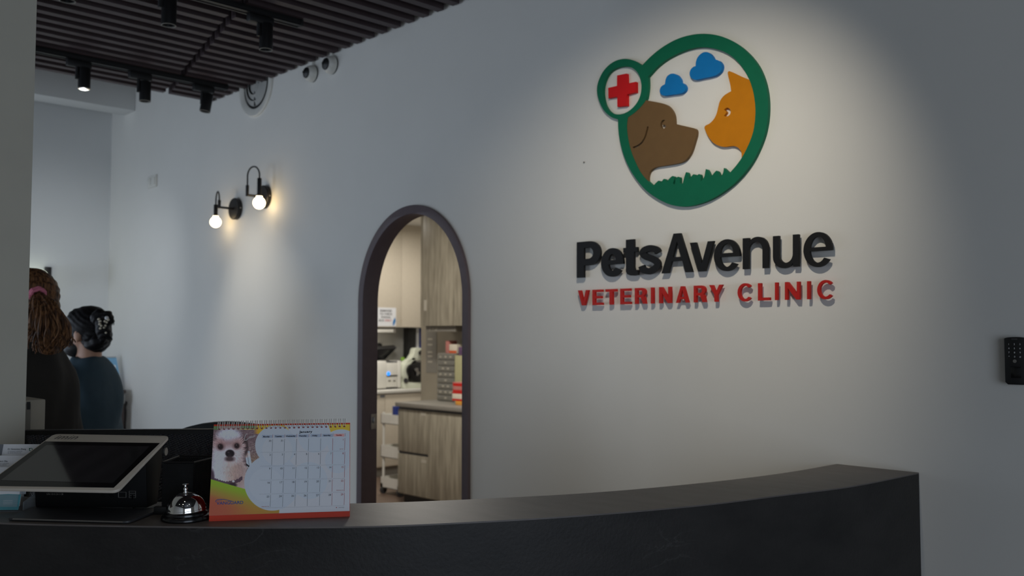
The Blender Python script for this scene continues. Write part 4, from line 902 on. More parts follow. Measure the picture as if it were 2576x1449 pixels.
build('neck', MB().slab([mp(-.05, -.03, .755), mp(.04, -.03, .755), mp(.04, -.03, zt - .2), mp(-.05, -.03, zt - .2)], mf * .02), M['black'], mon)
build('foot', MB().slab([mp(-.13, -.09, .7405), mp(.12, -.09, .7405), mp(.12, .1, .7405), mp(-.13, .1, .7405)], Z * .014), M['black'], mon, bevel=.004)
# ---- beige desktop machine beside the pillar
bO = at(77.5, 1006, 2.62); yq = R(-34); br_ = RT * math.cos(yq) - FW2 * math.sin(yq); bf_ = FW2 * math.cos(yq) + RT * math.sin(yq)
kx = Vector((-1, 0, 0)); ky = Vector((0, 1, 0))
beg = thing('desktop_printer', 'beige plastic desktop machine between the grey pillar and the woman with the ponytail', 'machine', (bO.x, bO.y, .72))
M['beige'] = mat('beige_plastic', C(176, 170, 156), .5, noise=.02)
rp_ = hit(100.5, 1010, bO, (1, 0, 0))
dy = max(.04, rp_.y - bO.y)
build('housing', MB().box((bO.x - .16, bO.y - .16, .72), (bO.x, bO.y + dy, bO.z)), M['beige'], beg, bevel=.004)
build('side_frame', MB().box((bO.x, bO.y - .15, bO.z - .085), (bO.x + .004, bO.y, bO.z - .01)), M['grey'], beg, bevel=.0015)
q = hx(73.5, 1020.5, bO.x + .0045); build('slot', MB().box((bO.x + .003, q.y - .006, q.z - .011), (bO.x + .005, q.y + .003, q.z + .011)), M['black'], beg)
build('intake', MB().box((bO.x, bO.y - .15, bO.z - .2), (bO.x + .003, bO.y - .012, bO.z - .095)), M['darkgrey'], beg, bevel=.001)
st = thing('side_table', 'small dark table hidden below the beige machine', 'table', (bO.x - .1, bO.y, 0))
build('top', MB().box((bO.x - .3, bO.y - .18, .69), (bO.x + .03, bO.y + .1, .72)), M['darkgrey'], st, bevel=.003)
for sx_ in (-.28, .01):
    for sy_ in (-.16, .08): build('leg', MB().box((bO.x + sx_ - .015, bO.y + sy_ - .015, 0), (bO.x + sx_ + .015, bO.y + sy_ + .015, .69)), M['darkgrey'], st)
# ---- office chair
h_ = at(560, 1063, 2.9); chr_ = thing('office_chair', 'dark grey office chair of which the rounded back top shows behind the monitor', 'chair', (h_.x, h_.y, 0))
M['chair'] = mat('chair_fabric', C(74, 78, 78), .75, noise=.08, scale=60)
hp = lambda x, f, z: Vector((h_.x, h_.y, 0)) + RT * x + FW2 * f + Z * z
lo = [(-.24, h_.z - .5), (.24, h_.z - .5)] + [(.24 * math.cos(R(a)), h_.z - .12 + .12 * math.sin(R(a))) for a in range(0, 181, 10)]
bowf = lambda x: .05 - .05 * (x / .24) ** 2 * -1
build('backrest', MB().plate([lo], lambda x, z: hp(x, .06 * (x / .24) ** 2, z), lambda x, z: hp(x, .05 + .06 * (x / .24) ** 2, z)), M['chair'], chr_, bevel=.012)
build('seat', MB().slab(rounded([hp(-.25, .06, .47), hp(.25, .06, .47), hp(.25, .52, .47), hp(-.25, .52, .47)], .07), Z * .07), M['chair'], chr_, bevel=.02)
build('back_support', MB().tube([hp(0, .25, .45), hp(0, .02, .47), hp(0, -.02, .6), hp(0, -.005, .85)], .022, 10), M['black'], chr_)
build('column', MB().cyl(hp(0, .28, .08), hp(0, .28, .47), .028, 16), M['black'], chr_)
for k in range(5):
    a = R(72 * k + 20); e_ = hp(.28 * math.cos(a), .28 + .28 * math.sin(a), .07)
    f = build('foot', MB().tube([hp(0, .28, .11), e_ + Z * .02], [.026, .018], 8), M['black'], chr_)
    build('caster', MB().cyl(e_ + RT * -.02 - Z * .043, e_ + RT * .02 - Z * .043, .026, 16), M['black'], f)
# ---- far cabinet by the wall with a blue desk calendar
fx = hz(316, 981, CZ).x; f0 = along((0, 0, CZ), (0, 0, 1), 316) if False else None
fr_ = hz(316, 981, CZ); cab = thing('low_cabinet', 'dark brown cabinet against the far wall behind the woman in teal', 'cabinet', (fr_.x - .2, fr_.y - .3, 0))
M['dkbrown'] = mat('dark_brown_laminate', C(70, 58, 56), .5, noise=.06, scale=12)
build('carcass', MB().box((WX0 + .005, fr_.y - 1.1, .06), (fr_.x - .018, fr_.y, CZ - .02)), M['dkbrown'], cab)
build('top', MB().box((WX0 + .002, fr_.y - 1.11, CZ - .02), (fr_.x, fr_.y + .004, CZ)), M['dkbrown'], cab, bevel=.002)
build('kick_plate', MB().box((WX0 + .01, fr_.y - 1.08, 0), (fr_.x - .06, fr_.y - .02, .06)), M['black'], cab)
for k in range(2):
    d_ = build('door', MB().box((fr_.x - .018, fr_.y - .54 - .55 * k, .07), (fr_.x, fr_.y - .006 - .55 * k, CZ - .024)), M['dkbrown'], cab, bevel=.002)
    pa, pb = hx(302 - 50 * k, 1016, fr_.x), hx(313 - 50 * k, 992, fr_.x)
    if k == 0:
        hd = build('handle', MB().box((fr_.x, min(pa.y, pb.y), min(pa.z, pb.z)), (fr_.x + .012, max(pa.y, pb.y), max(pa.z, pb.z))), M['silver'], d_, 'satin metal latch', bevel=.003)
bq = [hx(x, y, fr_.x - .12) for x, y in ((306.5, 960), (298.5, 900))]
bc2 = thing('desk_calendar', 'blue wire bound desk calendar on the dark cabinet beside the woman in teal', 'calendar', (fr_.x - .12, bq[0].y - .1, CZ))
M['paleblue'] = mat('pale_blue_card', C(126, 178, 214), .55, noise=.03)
yA, zA = bq[0].y, bq[1].z
fpn = lambda y, z: (fr_.x - .12 - (z - CZ) * .35, y, z)
build('card', MB().slab([fpn(yA - .2, CZ + .05), fpn(yA, CZ + .05), fpn(yA - .012, zA), fpn(yA - .2, zA)], (-.003, 0, 0)), M['paleblue'], bc2)
build('white_block', MB().slab([fpn(yA - .19, CZ + .075), fpn(yA - .018, CZ + .075), fpn(yA - .024, zA - .05), fpn(yA - .19, zA - .05)], (.001, 0, 0)), M['white_card'], bc2)
build('back_card', MB().slab([(fr_.x - .12 - (zA - CZ) * .35 - .004, yA - .2, zA), (fr_.x - .12 - (zA - CZ) * .35 - .004, yA - .012, zA), (fr_.x - .27, yA, CZ + .002), (fr_.x - .27, yA - .2, CZ + .002)], (-.002, 0, 0)), M['paleblue'], bc2)
build('foot_card', MB().slab([fpn(yA - .19, CZ + .002), fpn(yA, CZ + .002), fpn(yA, CZ + .05), fpn(yA - .19, CZ + .05)], (-.003, 0, 0)), mat('pink_card', C(210, 176, 178), .6, noise=.02), bc2)
rg = MB()
for k in range(14): y_ = yA - .02 - k * .0125; rg.tube([(fr_.x - .122 - (zA - CZ) * .35 + .006 * math.cos(R(a)), y_, zA + .001 + .006 * math.sin(R(a))) for a in range(-60, 241, 30)], .0012, 5)
build('binding', rg, M['darkgrey'], bc2, kind='stuff')
# ================================================================== TREATMENT ROOM BEHIND THE ARCH
# ---- cream run on the left wall
FXB, FXU = -8.0, -8.25
hgt = lambda x, px, py: hx(px, py, x)
bz = hx(1000, 822, FXU).z; tz = hx(1000, 556, FXU).z
uc = thing('wall_cupboard', 'glossy cream wall cupboards above the worktop seen through the arch', 'cupboard', (FXU - .17, 3.2, bz))
build('carcass', MB().box((TX0, 1.7, bz), (FXU - .02, TY1 - .02, tz)), M['cream'], uc)
ys = sorted([1.72, hx(1010, 700, FXU).y - .62, hx(1010, 700, FXU).y, hx(1010, 700, FXU).y + .62, TY1 - .02])
for a, b in zip(ys[:-1], ys[1:]): build('door', MB().box((FXU - .02, a + .002, bz - .004), (FXU, b - .002, tz)), M['cream'], uc, bevel=.0015)
build('filler', MB().box((TX0, 1.7, tz + .004), (FXU - .03, TY1 - .02, TZ)), M['cream'], uc)
wz = .916
lc = thing('base_cupboard', 'cream base cupboards under the pale worktop seen through the arch', 'cupboard', (FXB - .3, 3.2, 0))
build('carcass', MB().box((TX0 + .01, 1.7, .1), (FXB - .02, TY1 - .02, wz - .035)), M['cream'], lc)
sy = hx(968, 1100, FXB).y; ys = [sy - 1.12, sy - .56, sy, sy + .56, sy + 1.1]
for a, b in zip(ys[:-1], ys[1:]):
    d_ = build('door', MB().box((FXB - .02, a + .003, .11), (FXB, b - .003, wz - .045)), M['cream'], lc, bevel=.0015)
q = hx(962, 997, FXB)
build('door_label', MB().box((FXB, q.y - .03, q.z - .012), (FXB + .001, q.y + .03, q.z + .012)), M['ink_grey'], d_)
build('plinth', MB().box((TX0 + .01, 1.7, 0), (FXB - .05, TY1 - .02, .1)), M['grey'], lc)
wt_ = thing('worktop', 'pale beige worktop carrying the white analyser and the microscope', 'worktop', (FXB - .3, 3.2, wz - .035))
build('slab', MB().box((TX0 + .004, 1.68, wz - .033), (FXB + .02, TY1 - .02, wz)), M['white'], wt_, bevel=.004)
# ---- notice
n0, n1 = hx(944, 773, FXU + .001), hx(996, 821, FXU + .001)
nt_ = thing('paper_notice', 'white paper notice with dark lettering stuck on the cream cupboard', 'notice', (FXU, (n0.y + n1.y) / 2, n1.z))
build('sheet', MB().box((FXU + .0003, n0.y, n1.z), (FXU + .0012, n1.y, n0.z)), M['white_card'], nt_)
mb, mr_ = MB(), MB(); f = lambda x, y: hx(x, y, FXU + .0016)
for s, y in (('REMINDER', 784.5), ('TO CHECK', 792.5), ('FUNGAL', 800.5)): text_mb(mb, s, f(971, y), (0, 1, 0), Z, .034, .02)
text_mb(mb, 'BOX', f(953, 808.5), (0, 1, 0), Z, .034, .02, 'LEFT'); text_mb(mr_, 'DAILY', f(968, 808.5), (0, 1, 0), Z, .034, .02, 'LEFT')
build('print_dark', mb, M['ink'], nt_, smooth=False, kind='stuff'); build('print_red', mr_, M['ink_red'], nt_, smooth=False)
bl_ = outline([(994, 798, 1), (995, 808), (991, 818), (988.5, 819, 1), (989, 808)], 4)
build('blue_tab', MB().plate([[(p.y, p.z) for p in (hx(x, y, FXU + .002) for x, y in bl_)]], lambda y, z: (FXU + .002, y, z), lambda y, z: (FXU + .0012, y, z)), M['blue'], nt_, 'blue leaf shaped mark')
q = hx(1009, 810, FXU); k_ = thing('sticker', 'small pale brown sticker on the cream cupboard right of the notice', 'sticker', (FXU, q.y, q.z - .02))
mb = MB(); text_mb(mb, 'T 7', q + Vector((.001, 0, 0)), (0, 1, 0), Z, .03); text_mb(mb, '..c', q + Vector((.001, 0, -.03)), (0, 1, 0), Z, .02); build('print', mb, mat('pale_brown_ink', C(176, 156, 120), .6, noise=.02), k_, smooth=False)
lamp('AREA', 'task_light_beam', (-8.36, 3.4, bz - .03), 2.2, ROOM, (-8.4, 3.4, 0), shape='RECTANGLE', size=.05, size_y=1.2)
# ---- things on the cream worktop
def xz(px, py, x): return hx(px, py, x)
a, b = xz(943, 825, FXU - .02), xz(996, 838, FXU - .02)
un = thing('task_light', 'small white box light under the cream wall cupboard', 'lamp', (FXU - .03, a.y, b.z))
build('housing', MB().box((FXU - .12, a.y, b.z), (FXU - .02, b.y, bz - .004)), M['grey'], un, bevel=.004)
build('diffuser', MB().box((FXU - .02, a.y, b.z + .008), (FXU - .012, b.y - .04, bz - .03)), M['white'], un, bevel=.002)
q = xz(953.5, 869, TX0 + .02); so = thing('wall_plug', 'black plug in a white socket on the wall behind the analyser', 'plug', (TX0, q.y, q.z))
build('plate', MB().box((TX0, q.y - .04, q.z - .045), (TX0 + .008, q.y + .07, q.z + .045)), M['white'], so, bevel=.002); build('plug', MB().lathe([(0, .05), (.024, .048), (.03, .03), (.03, .008), (0, .008)], (TX0, q.y, q.z), (1, 0, 0), 20), M['black'], so)
XA = -8.15
sc = thing('tablet_screen', 'black tilted screen on a stand above the white analyser', 'screen', (-8.44, xz(970, 900, XA - .1).y, wz))
P = [xz(x, y, -8.39) for x, y in ((944, 880), (998, 876), (968, 906), (944, 906))]
build('panel', MB().slab(P, (-.035, 0, .01)), M['black_gloss'], sc, bevel=.004)
build('top_edge', MB().slab([P[0] + Vector((0, 0, .004)), P[1] + Vector((0, 0, .004)), P[1] + Vector((-.06, 0, .03)), P[0] + Vector((-.06, 0, .03))], (0, 0, .006)), M['darkgrey'], sc)
qy = (P[2].y + P[3].y) / 2; build('stand', MB().cyl((-8.44, qy, wz), (-8.44, qy, P[2].z + .03), .015, 12).cyl((-8.44, qy, wz), (-8.44, qy, wz + .012), .06, 20), M['black'], sc)
a, b = xz(944, 909, XA), xz(973, 977, XA); c, d_ = xz(1010, 909, XA), xz(1003, 977, XA)
an = thing('analyser', 'white benchtop analyser with a glowing blue ring on the pale worktop', 'analyser', (XA - .12, (a.y + c.y) / 2, wz))
build('body', MB().box((XA - .2, a.y - .03, wz + .012), (XA, b.y, a.z)), M['white'], an, bevel=.012)
build('front_panel', MB().box((XA - .2, b.y + .002, wz + .02), (XA - .02, d_.y, a.z - .02)), M['white'], an, bevel=.006)
build('side_post', MB().box((XA - .2, d_.y + .002, wz + .012), (XA - .005, c.y, a.z)), M['white'], an, bevel=.008)
build('top_tray', MB().box((XA - .19, b.y, a.z - .02), (XA - .03, d_.y, a.z - .004)), M['darkgrey'], an)
q = xz(977, 940, XA - .018); M['led'] = mat('blue_led', C(40, 120, 255), .3, noise=.01, emit=(.03, .32, 1, 1), estr=1.6)
build('status_ring', MB().lathe([(.0, 0), (.021, 0), (.021, .004), (0, .004)], q, (1, 0, 0), 24), M['led'], an, 'glowing blue ring')
build('ring_centre', MB().lathe([(0, .004), (.009, .004), (.009, .005), (0, .005)], q, (1, 0, 0), 16), M['black'], an)
y0, y1 = xz(974, 946, XA - .018), xz(1002, 943, XA - .018)
build('slot', MB().box((XA - .021, b.y + .012, y0.z - .006), (XA - .016, d_.y - .006, y0.z + .008)), M['black'], an)
for px in (980, 992): q = xz(px, 958, XA - .018); build('button', MB().box((XA - .02, q.y - .016, q.z - .008), (XA - .016, q.y + .016, q.z + .008)), M['grey'], an)
build('foot', MB().box((XA - .18, a.y, wz), (XA - .03, c.y - .02, wz + .014)), M['black'], an)
q = xz(1013, 903, -8.46); bo = thing('small_bottle', 'small bottle with a green lid beside the microscope', 'bottle', (q.x, q.y, wz))
build('flask', MB().lathe([(0, 0), (.022, 0), (.024, .01), (.024, q.z - wz - .035), (.012, q.z - wz - .02), (0, q.z - wz - .02)], (q.x, q.y, wz), Z, 18), M['white'], bo)
build('lid', MB().lathe([(.02, q.z - wz - .02), (.024, q.z - wz - .015), (.024, q.z - wz + .018), (0, q.z - wz + .022)], (q.x, q.y, wz), Z, 18), mat('lime_plastic', C(150, 200, 70), .4, noise=.03), bo)
# microscope
XM = -8.12; mq = lambda px, py, x=XM: xz(px, py, x)
mi = thing('microscope', 'white and black microscope on the pale worktop beside the grey panel', 'microscope', (XM - .1, mq(1038, 970).y, wz))
M['mint'] = mat('mint_enamel', C(214, 218, 200), .35, noise=.02)
def mpoly(name, pts, m, x=XM, t=.09, bev=.006):
    lo = [[(p.y, p.z) for p in (mq(px, py, x) for px, py in pts)]]
    return build(name, MB().plate(lo, lambda y, z: (x, y, z), lambda y, z: (x - t, y, z)), m, mi, bevel=bev)
y0 = mq(1016, 970).y; y1 = mq(1066, 970).y
build('base', MB().slab(rounded([Vector((XM - .16, y0, wz)), Vector((XM + .02, y0, wz)), Vector((XM + .02, y1, wz)), Vector((XM - .16, y1, wz))], .03), Z * (mq(1040, 962).z - wz)), M['mint'], mi, bevel=.006)
mpoly('arm', outline([(1017, 966, 1), (1015, 945), (1016, 925), (1026, 908), (1040, 900), (1046, 902, 1), (1036, 912), (1028, 925), (1026, 940), (1028, 966, 1)], 4), M['mint'])
mpoly('head', outline([(1036, 905), (1042, 890), (1046, 877), (1056, 875), (1066, 880), (1066, 904)], 4), M['mint'])
mpoly('stage', outline([(1026, 935), (1030, 920), (1042, 915), (1066, 914), (1066, 958), (1050, 959), (1036, 954)], 4), M['black_gloss'], XM + .03, .12)
build('eyepiece', MB().cyl(mq(1057, 888, XM + .05), mq(1060, 884, XM - .02), .022, 16), M['black'], mi)
build('objective', MB().cyl(mq(1045, 928, XM + .05), mq(1054, 940, XM + .05), .014, 14).cyl(mq(1050, 926, XM + .05), mq(1050, 945, XM + .05), .01, 12), M['silver'], mi)
build('focus_knob', MB().cyl(mq(1021, 957, XM - .02), mq(1021, 957, XM + .04), .026, 20), M['black'], mi)
# dark rack and blue folders under the wall cupboard
a, b = xz(1028, 825, -8.4), xz(1045, 905, -8.4); rk = thing('black_rack', 'tall black panel standing on the worktop under the wall cupboard', 'rack', (-8.45, (a.y + b.y) / 2, wz))
build('panel', MB().box((-8.5, a.y, wz), (-8.4, b.y, bz - .01)), M['black'], rk, bevel=.003)
for i in range(4): build('bead', MB().ball((-8.395, a.y + .02, wz + .1 + .05 * i), .012, n=10, m=6), M['silver'], rk)
a, b = xz(1048, 826, -8.42), xz(1061, 873, -8.42); fo = thing('blue_folder', 'upright dark blue folder with a white spine beside the black panel', 'folder', (-8.46, (a.y + b.y) / 2, wz))
M['navy'] = mat('navy', C(38, 56, 130), .5, noise=.05)
build('cover', MB().box((-8.5, a.y + .04, b.z - .1), (-8.42, b.y + .06, bz - .012)), M['navy'], fo, bevel=.002)
build('spine', MB().box((-8.5, a.y, b.z - .1), (-8.42, a.y + .036, bz - .012)), M['white_card'], fo, bevel=.002)
build('stand', MB().box((-8.5, a.y, wz), (-8.42, b.y + .06, b.z - .102)), M['grey'], fo)
# ---- grey wood unit
GY0 = 2.61; GX0 = hy(1000, 1010, GY0).x; GX1 = -4.9; gz = .9
gu = thing('base_unit', 'grey wood grain base unit with flat doors standing in the treatment room', 'cupboard', ((GX0 + GX1) / 2, GY0 + .3, 0))
build('carcass', MB().box((GX0 + .012, GY0 + .02, .08), (GX1, GY0 + .6, gz - .04)), M['greywood'], gu)
build('plinth', MB().box((GX0 + .03, GY0 + .06, 0), (GX1, GY0 + .58, .08)), M['black'], gu)
xs = hy(1076.5, 1100, GY0).x; zs = hy(1040, 1142, GY0).z
build('door', MB().box((GX0 + .012, GY0, .09), (xs - .003, GY0 + .02, zs - .012)), M['greywood'], gu, bevel=.0015)
build('drawer_front', MB().box((GX0 + .012, GY0, zs + .012), (xs - .003, GY0 + .02, gz - .06)), M['greywood'], gu, bevel=.0015)
x2 = hy(1164.5, 1100, GY0).x
build('door', MB().box((xs + .003, GY0, .09), (x2 - .003, GY0 + .02, gz - .06)), M['greywood'], gu, bevel=.0015)
build('door', MB().box((x2 + .003, GY0, .09), (GX1, GY0 + .02, gz - .06)), M['greywood'], gu, bevel=.0015)
build('grip_rail', MB().box((GX0 + .012, GY0 + .012, zs - .011), (xs - .003, GY0 + .03, zs + .011)).box((GX0 + .012, GY0 + .012, gz - .06), (GX1, GY0 + .03, gz - .04)), M['darkgrey'], gu)
for px, py in ((1065, 1042), (1066, 1161)):
    q = hy(px, py, GY0); build('paper_label', MB().box((q.x - .035, GY0 - .001, q.z - .014), (q.x + .035, GY0, q.z + .014)), M['pale_label'], gu)
gw = thing('worktop', 'grey worktop on the wood grain base unit', 'worktop', ((GX0 + GX1) / 2, GY0 + .3, gz - .04))
build('slab', MB().box((GX0 - .005, GY0 - .025, gz - .038), (GX1, GY0 + .6, gz)), M['grey'], gw, bevel=.004)
# wall panel and wall units above
PY = 3.22; px0 = hy(1059, 950, PY).x
struct('wall_treatment_panel', MB().box((px0, PY, 0), (GX1, PY + .06, TZ)), mat('taupe_panel', C(150, 142, 126), .5, noise=.04, scale=6), 'taupe back panel behind the grey worktop')
UY = 2.86; ux0 = hy(1059, 700, UY).x; uz = hy(1100, 819, UY).z; ux1 = hy(1140.5, 700, UY).x
gw2 = thing('wall_unit', 'tall grey wood grain wall units reaching the ceiling', 'cupboard', ((ux0 + GX1) / 2, UY + .17, uz))
build('carcass', MB().box((ux0, UY + .02, uz), (GX1, PY, TZ - .004)), M['greywood'], gw2)
build('side_edge', MB().box((ux0 - .004, UY, uz - .003), (ux0 + .022, PY, TZ - .004)), M['greywood'], gw2)
xx = [ux0 + .025, ux1, ux1 + .62, GX1]
for a, b in zip(xx[:-1], xx[1:]): build('door', MB().box((a + .003, UY, uz - .003), (b - .003, UY + .02, TZ - .006)), M['greywood'], gw2, bevel=.0015)
q = hy(1070, 768, UY); build('paper_label', MB().box((q.x - .02, UY - .001, q.z - .05), (q.x + .02, UY, q.z + .05)), M['pale_label'], gw2)
a, b = hy(1071, 822, UY + .04), hy(1146, 834, UY + .04); ul = thing('strip_light', 'grey strip light with pale lettering under the wood grain wall unit', 'lamp', ((a.x + b.x) / 2, UY + .09, b.z))
build('housing', MB().box((a.x, UY + .04, b.z), (b.x, UY + .14, uz - .004)), M['grey'], ul, bevel=.003)
mb = MB(); text_mb(mb, '5  M 57', hy(1090, 832, UY + .039), (1, 0, 0), Z, .04, .02); build('print', mb, M['pale_label'], ul, smooth=False)
a, b = hy(1072, 835, PY - .004), hy(1098, 938, PY - .004); ch = thing('wall_chart', 'grey chart with white entries hanging on the taupe panel', 'chart', ((a.x + b.x) / 2, PY, b.z))
build('sheet', MB().box((a.x, PY - .004, b.z), (b.x, PY - .0005, a.z)), M['grey'], ch)
for i, py in enumerate((853, 867, 886, 896, 910)):
    q = hy(1081, py, PY - .005); build('entry', MB().box((q.x - .03, PY - .005, q.z - .008), (q.x + .04, PY - .004, q.z + .008)), M['pale_label'], ch)
# drawer organiser
OY = 2.98; a, b = hy(1099, 888, OY), hy(1143, 1003, OY)
og = thing('drawer_organiser', 'clear plastic tower of small drawers with white labels on the grey worktop', 'organiser', ((a.x + b.x) / 2, OY + .1, gz))
M['clear'] = mat('clear_grey_plastic', C(118, 116, 108), .2, noise=.04, spec=.6)
build('frame', MB().box((a.x, OY + .012, gz + .001), (b.x, OY + .2, a.z)), M['grey'], og, bevel=.002)
for i in range(8):
    z0, z1 = gz + .006 + (a.z - gz - .01) * i / 8, gz + .006 + (a.z - gz - .01) * (i + 1) / 8 - .006
    dw = build('drawer', MB().box((a.x + .004, OY, z0), (b.x - .004, OY + .014, z1)), M['clear'], og, bevel=.002)
    lab_ = MB()
    for k in range(1 + (i * 2) % 3): cx_ = a.x + (b.x - a.x) * (.5 + .28 * (k - ((i * 2) % 3) / 2)); lab_.box((cx_ - .014, OY - .002, (z0 + z1) / 2 - .007), (cx_ + .014, OY, (z0 + z1) / 2 + .008))
    build('label_tab', lab_, M['pale_label'], dw, kind='stuff')
def carton(name, lab, x0_, y0_, x1_, y1_, Y, m, dep=.1, band=None, bandm=None, zb=None, cat='carton'):
    a, b = hy(x0_, y0_, Y), hy(x1_, y1_, Y); z0 = b.z if zb is None else zb
    t = thing(name, lab, cat, ((a.x + b.x) / 2, Y + dep / 2, z0))
    build('box', MB().box((a.x, Y, z0), (b.x, Y + dep, a.z)), m, t, bevel=.002)
    if band:
        for q0, q1 in band: build('printed_band', MB().box((a.x + .003, Y - .0012, z0 + (a.z - z0) * q0), (b.x - .003, Y, z0 + (a.z - z0) * q1)), bandm, t)
    return t, a.z
topz = a.z
M['pink'] = mat('pink_carton', C(186, 120, 112), .5, noise=.05); M['white_box'] = mat('pale_carton', C(214, 204, 186), .5, noise=.03); M['orange_ink'] = mat('orange_ink', C(206, 92, 48), .5, noise=.03)
M['plum'] = mat('plum', C(98, 72, 104), .5, noise=.05); M['palegreen'] = mat('pale_green_carton', C(176, 172, 132), .5, noise=.03)
carton('medicine_box', 'narrow dull pink box on top of the drawer tower', 1121, 857, 1129, 889, OY + .02, M['pink'], zb=topz)
carton('medicine_box', 'pale box with an orange foot on top of the drawer tower', 1130, 866, 1149, 889, OY + .02, M['white_box'], .1, ((.02, .3),), M['orange_ink'], zb=topz)
t_, tz2 = carton('shelf_box', 'tall pale green carton right of the drawer tower', 1144, 894, 1176, 1003, OY, M['palegreen'], .16, zb=gz)
carton('medicine_box', 'plum coloured box on the pale green carton', 1153, 873, 1176, 893, OY + .005, M['plum'], .04, zb=tz2)
t_, zz = carton('tray_box', 'flat orange carton at the bottom of the red and white stack', 1146, 1008, 1180, 1013, OY - .22, mat('amber_carton', C(214, 150, 60), .5, noise=.03), .14, zb=gz)
t_, zz = carton('medicine_box', 'white and red patterned box stacked on the flat orange carton', 1137.5, 985, 1178, 1008, OY - .22, M['white_box'], .13, ((.0, .22), (.8, .98)), M['letter_red'], zb=zz)
carton('medicine_box', 'white box with red corner on top of the patterned box', 1139, 961, 1178, 985, OY - .22, M['pink'], .13, ((.0, .2), (.6, .9)), M['letter_red'], zb=zz)
# potted plant behind
q = hy(1162, 850, OY + .105); pl = thing('potted_plant', 'small bright green plant above the cartons', 'plant', (q.x, q.y, tz2 + .0))
pz = hy(1160, 873, OY + .06).z
carton_top = tz2
build('pot', MB().lathe([(0, 0), (.03, 0), (.04, pz - tz2 - .012), (.036, pz - tz2 - .012), (0, pz - tz2 - .02)], (q.x, q.y + .03, tz2), Z, 16), M['darkgrey'], pl)
M['leaf'] = mat('leaf_green', C(96, 150, 62), .5, noise=.15)
for i in range(14):
    a_ = i * 2.4; r_ = .018 + .006 * (i % 4); p0 = Vector((q.x, q.y + .03, pz - .015)); p2 = p0 + Vector((math.cos(a_) * r_ * 1.5, math.sin(a_) * r_, .03 + .05 * ((i * 7) % 5) / 4)); s_ = Vector((-math.sin(a_), math.cos(a_), 0)) * .012; md = p0.lerp(p2, .6) + Z * .012
    build('leaf', MB().add([p0, md + s_, p2, md - s_, md + Z * .003], [(0, 1, 4), (1, 2, 4), (2, 3, 4), (3, 0, 4)]), M['leaf'], pl)
# trolley
tc = at(1024, 1100, 8.78); tx, ty = tc.x, tc.y
tr = thing('trolley', 'white three tier trolley on castors beside the grey base unit', 'trolley', (tx, ty, 0)); TW, TD = .15, .2
dz_ = lambda py: 1.5 + (845 - py) / 2300 * 8.78
for (ya, yb_) in ((1040, 1064), (1118, 1147), (1196, 1222)):
    z1, z0 = dz_(ya), dz_(yb_); t_ = .006
    build('tray', MB().box((tx - TW, ty - TD, z0), (tx + TW, ty + TD, z0 + t_)).box((tx - TW, ty - TD, z0), (tx - TW + t_, ty + TD, z1)).box((tx + TW - t_, ty - TD, z0), (tx + TW, ty + TD, z1)).box((tx - TW, ty - TD, z0), (tx + TW, ty - TD + t_, z1)).box((tx - TW, ty + TD - t_, z0), (tx + TW, ty + TD, z1)), M['white'], tr)
for sx_ in (-1, 1):
    for sy_ in (-1, 1):
        build('post', MB().cyl((tx + sx_ * (TW - .02), ty + sy_ * (TD - .02), .1), (tx + sx_ * (TW - .02), ty + sy_ * (TD - .02), dz_(1036)), .012, 10), M['white'], tr)
        cst = build('caster', MB().box((tx + sx_ * (TW - .02) - .014, ty + sy_ * (TD - .02) - .02, .045), (tx + sx_ * (TW - .02) + .014, ty + sy_ * (TD - .02) + .02, .1)), M['grey'], tr)
        build('wheel', MB().cyl((tx + sx_ * (TW - .02) - .012, ty + sy_ * (TD - .02), .035), (tx + sx_ * (TW - .02) + .012, ty + sy_ * (TD - .02), .035), .035, 18), M['darkgrey'], cst)
q = at(998, 1028, 8.7); bx = thing('blue_pack', 'small bright blue pack in the top tray of the trolley', 'pack', (q.x, q.y, dz_(1064) + .006))
build('body', MB().box((q.x - .03, q.y - .03, dz_(1064) + .0065), (q.x + .03, q.y + .03, dz_(1020))), M['navy'], bx, bevel=.004)
# ceiling strips of the treatment room
for (x, y, e) in ((-7.4, 3.3, 1), (-5.5, 1.6, 1)):
    t = thing('ceiling_strip', 'lit white ceiling strip in the treatment room' if x < -6 else 'lit white ceiling strip close behind the arch', 'lamp', (x, y, TZ - .03))
    build('tray', MB().box((x - (.17 if x < -6 else .62), y - (.62 if x < -6 else .17), TZ - .02), (x + (.17 if x < -6 else .62), y + (.62 if x < -6 else .17), TZ)), M['white'], t)
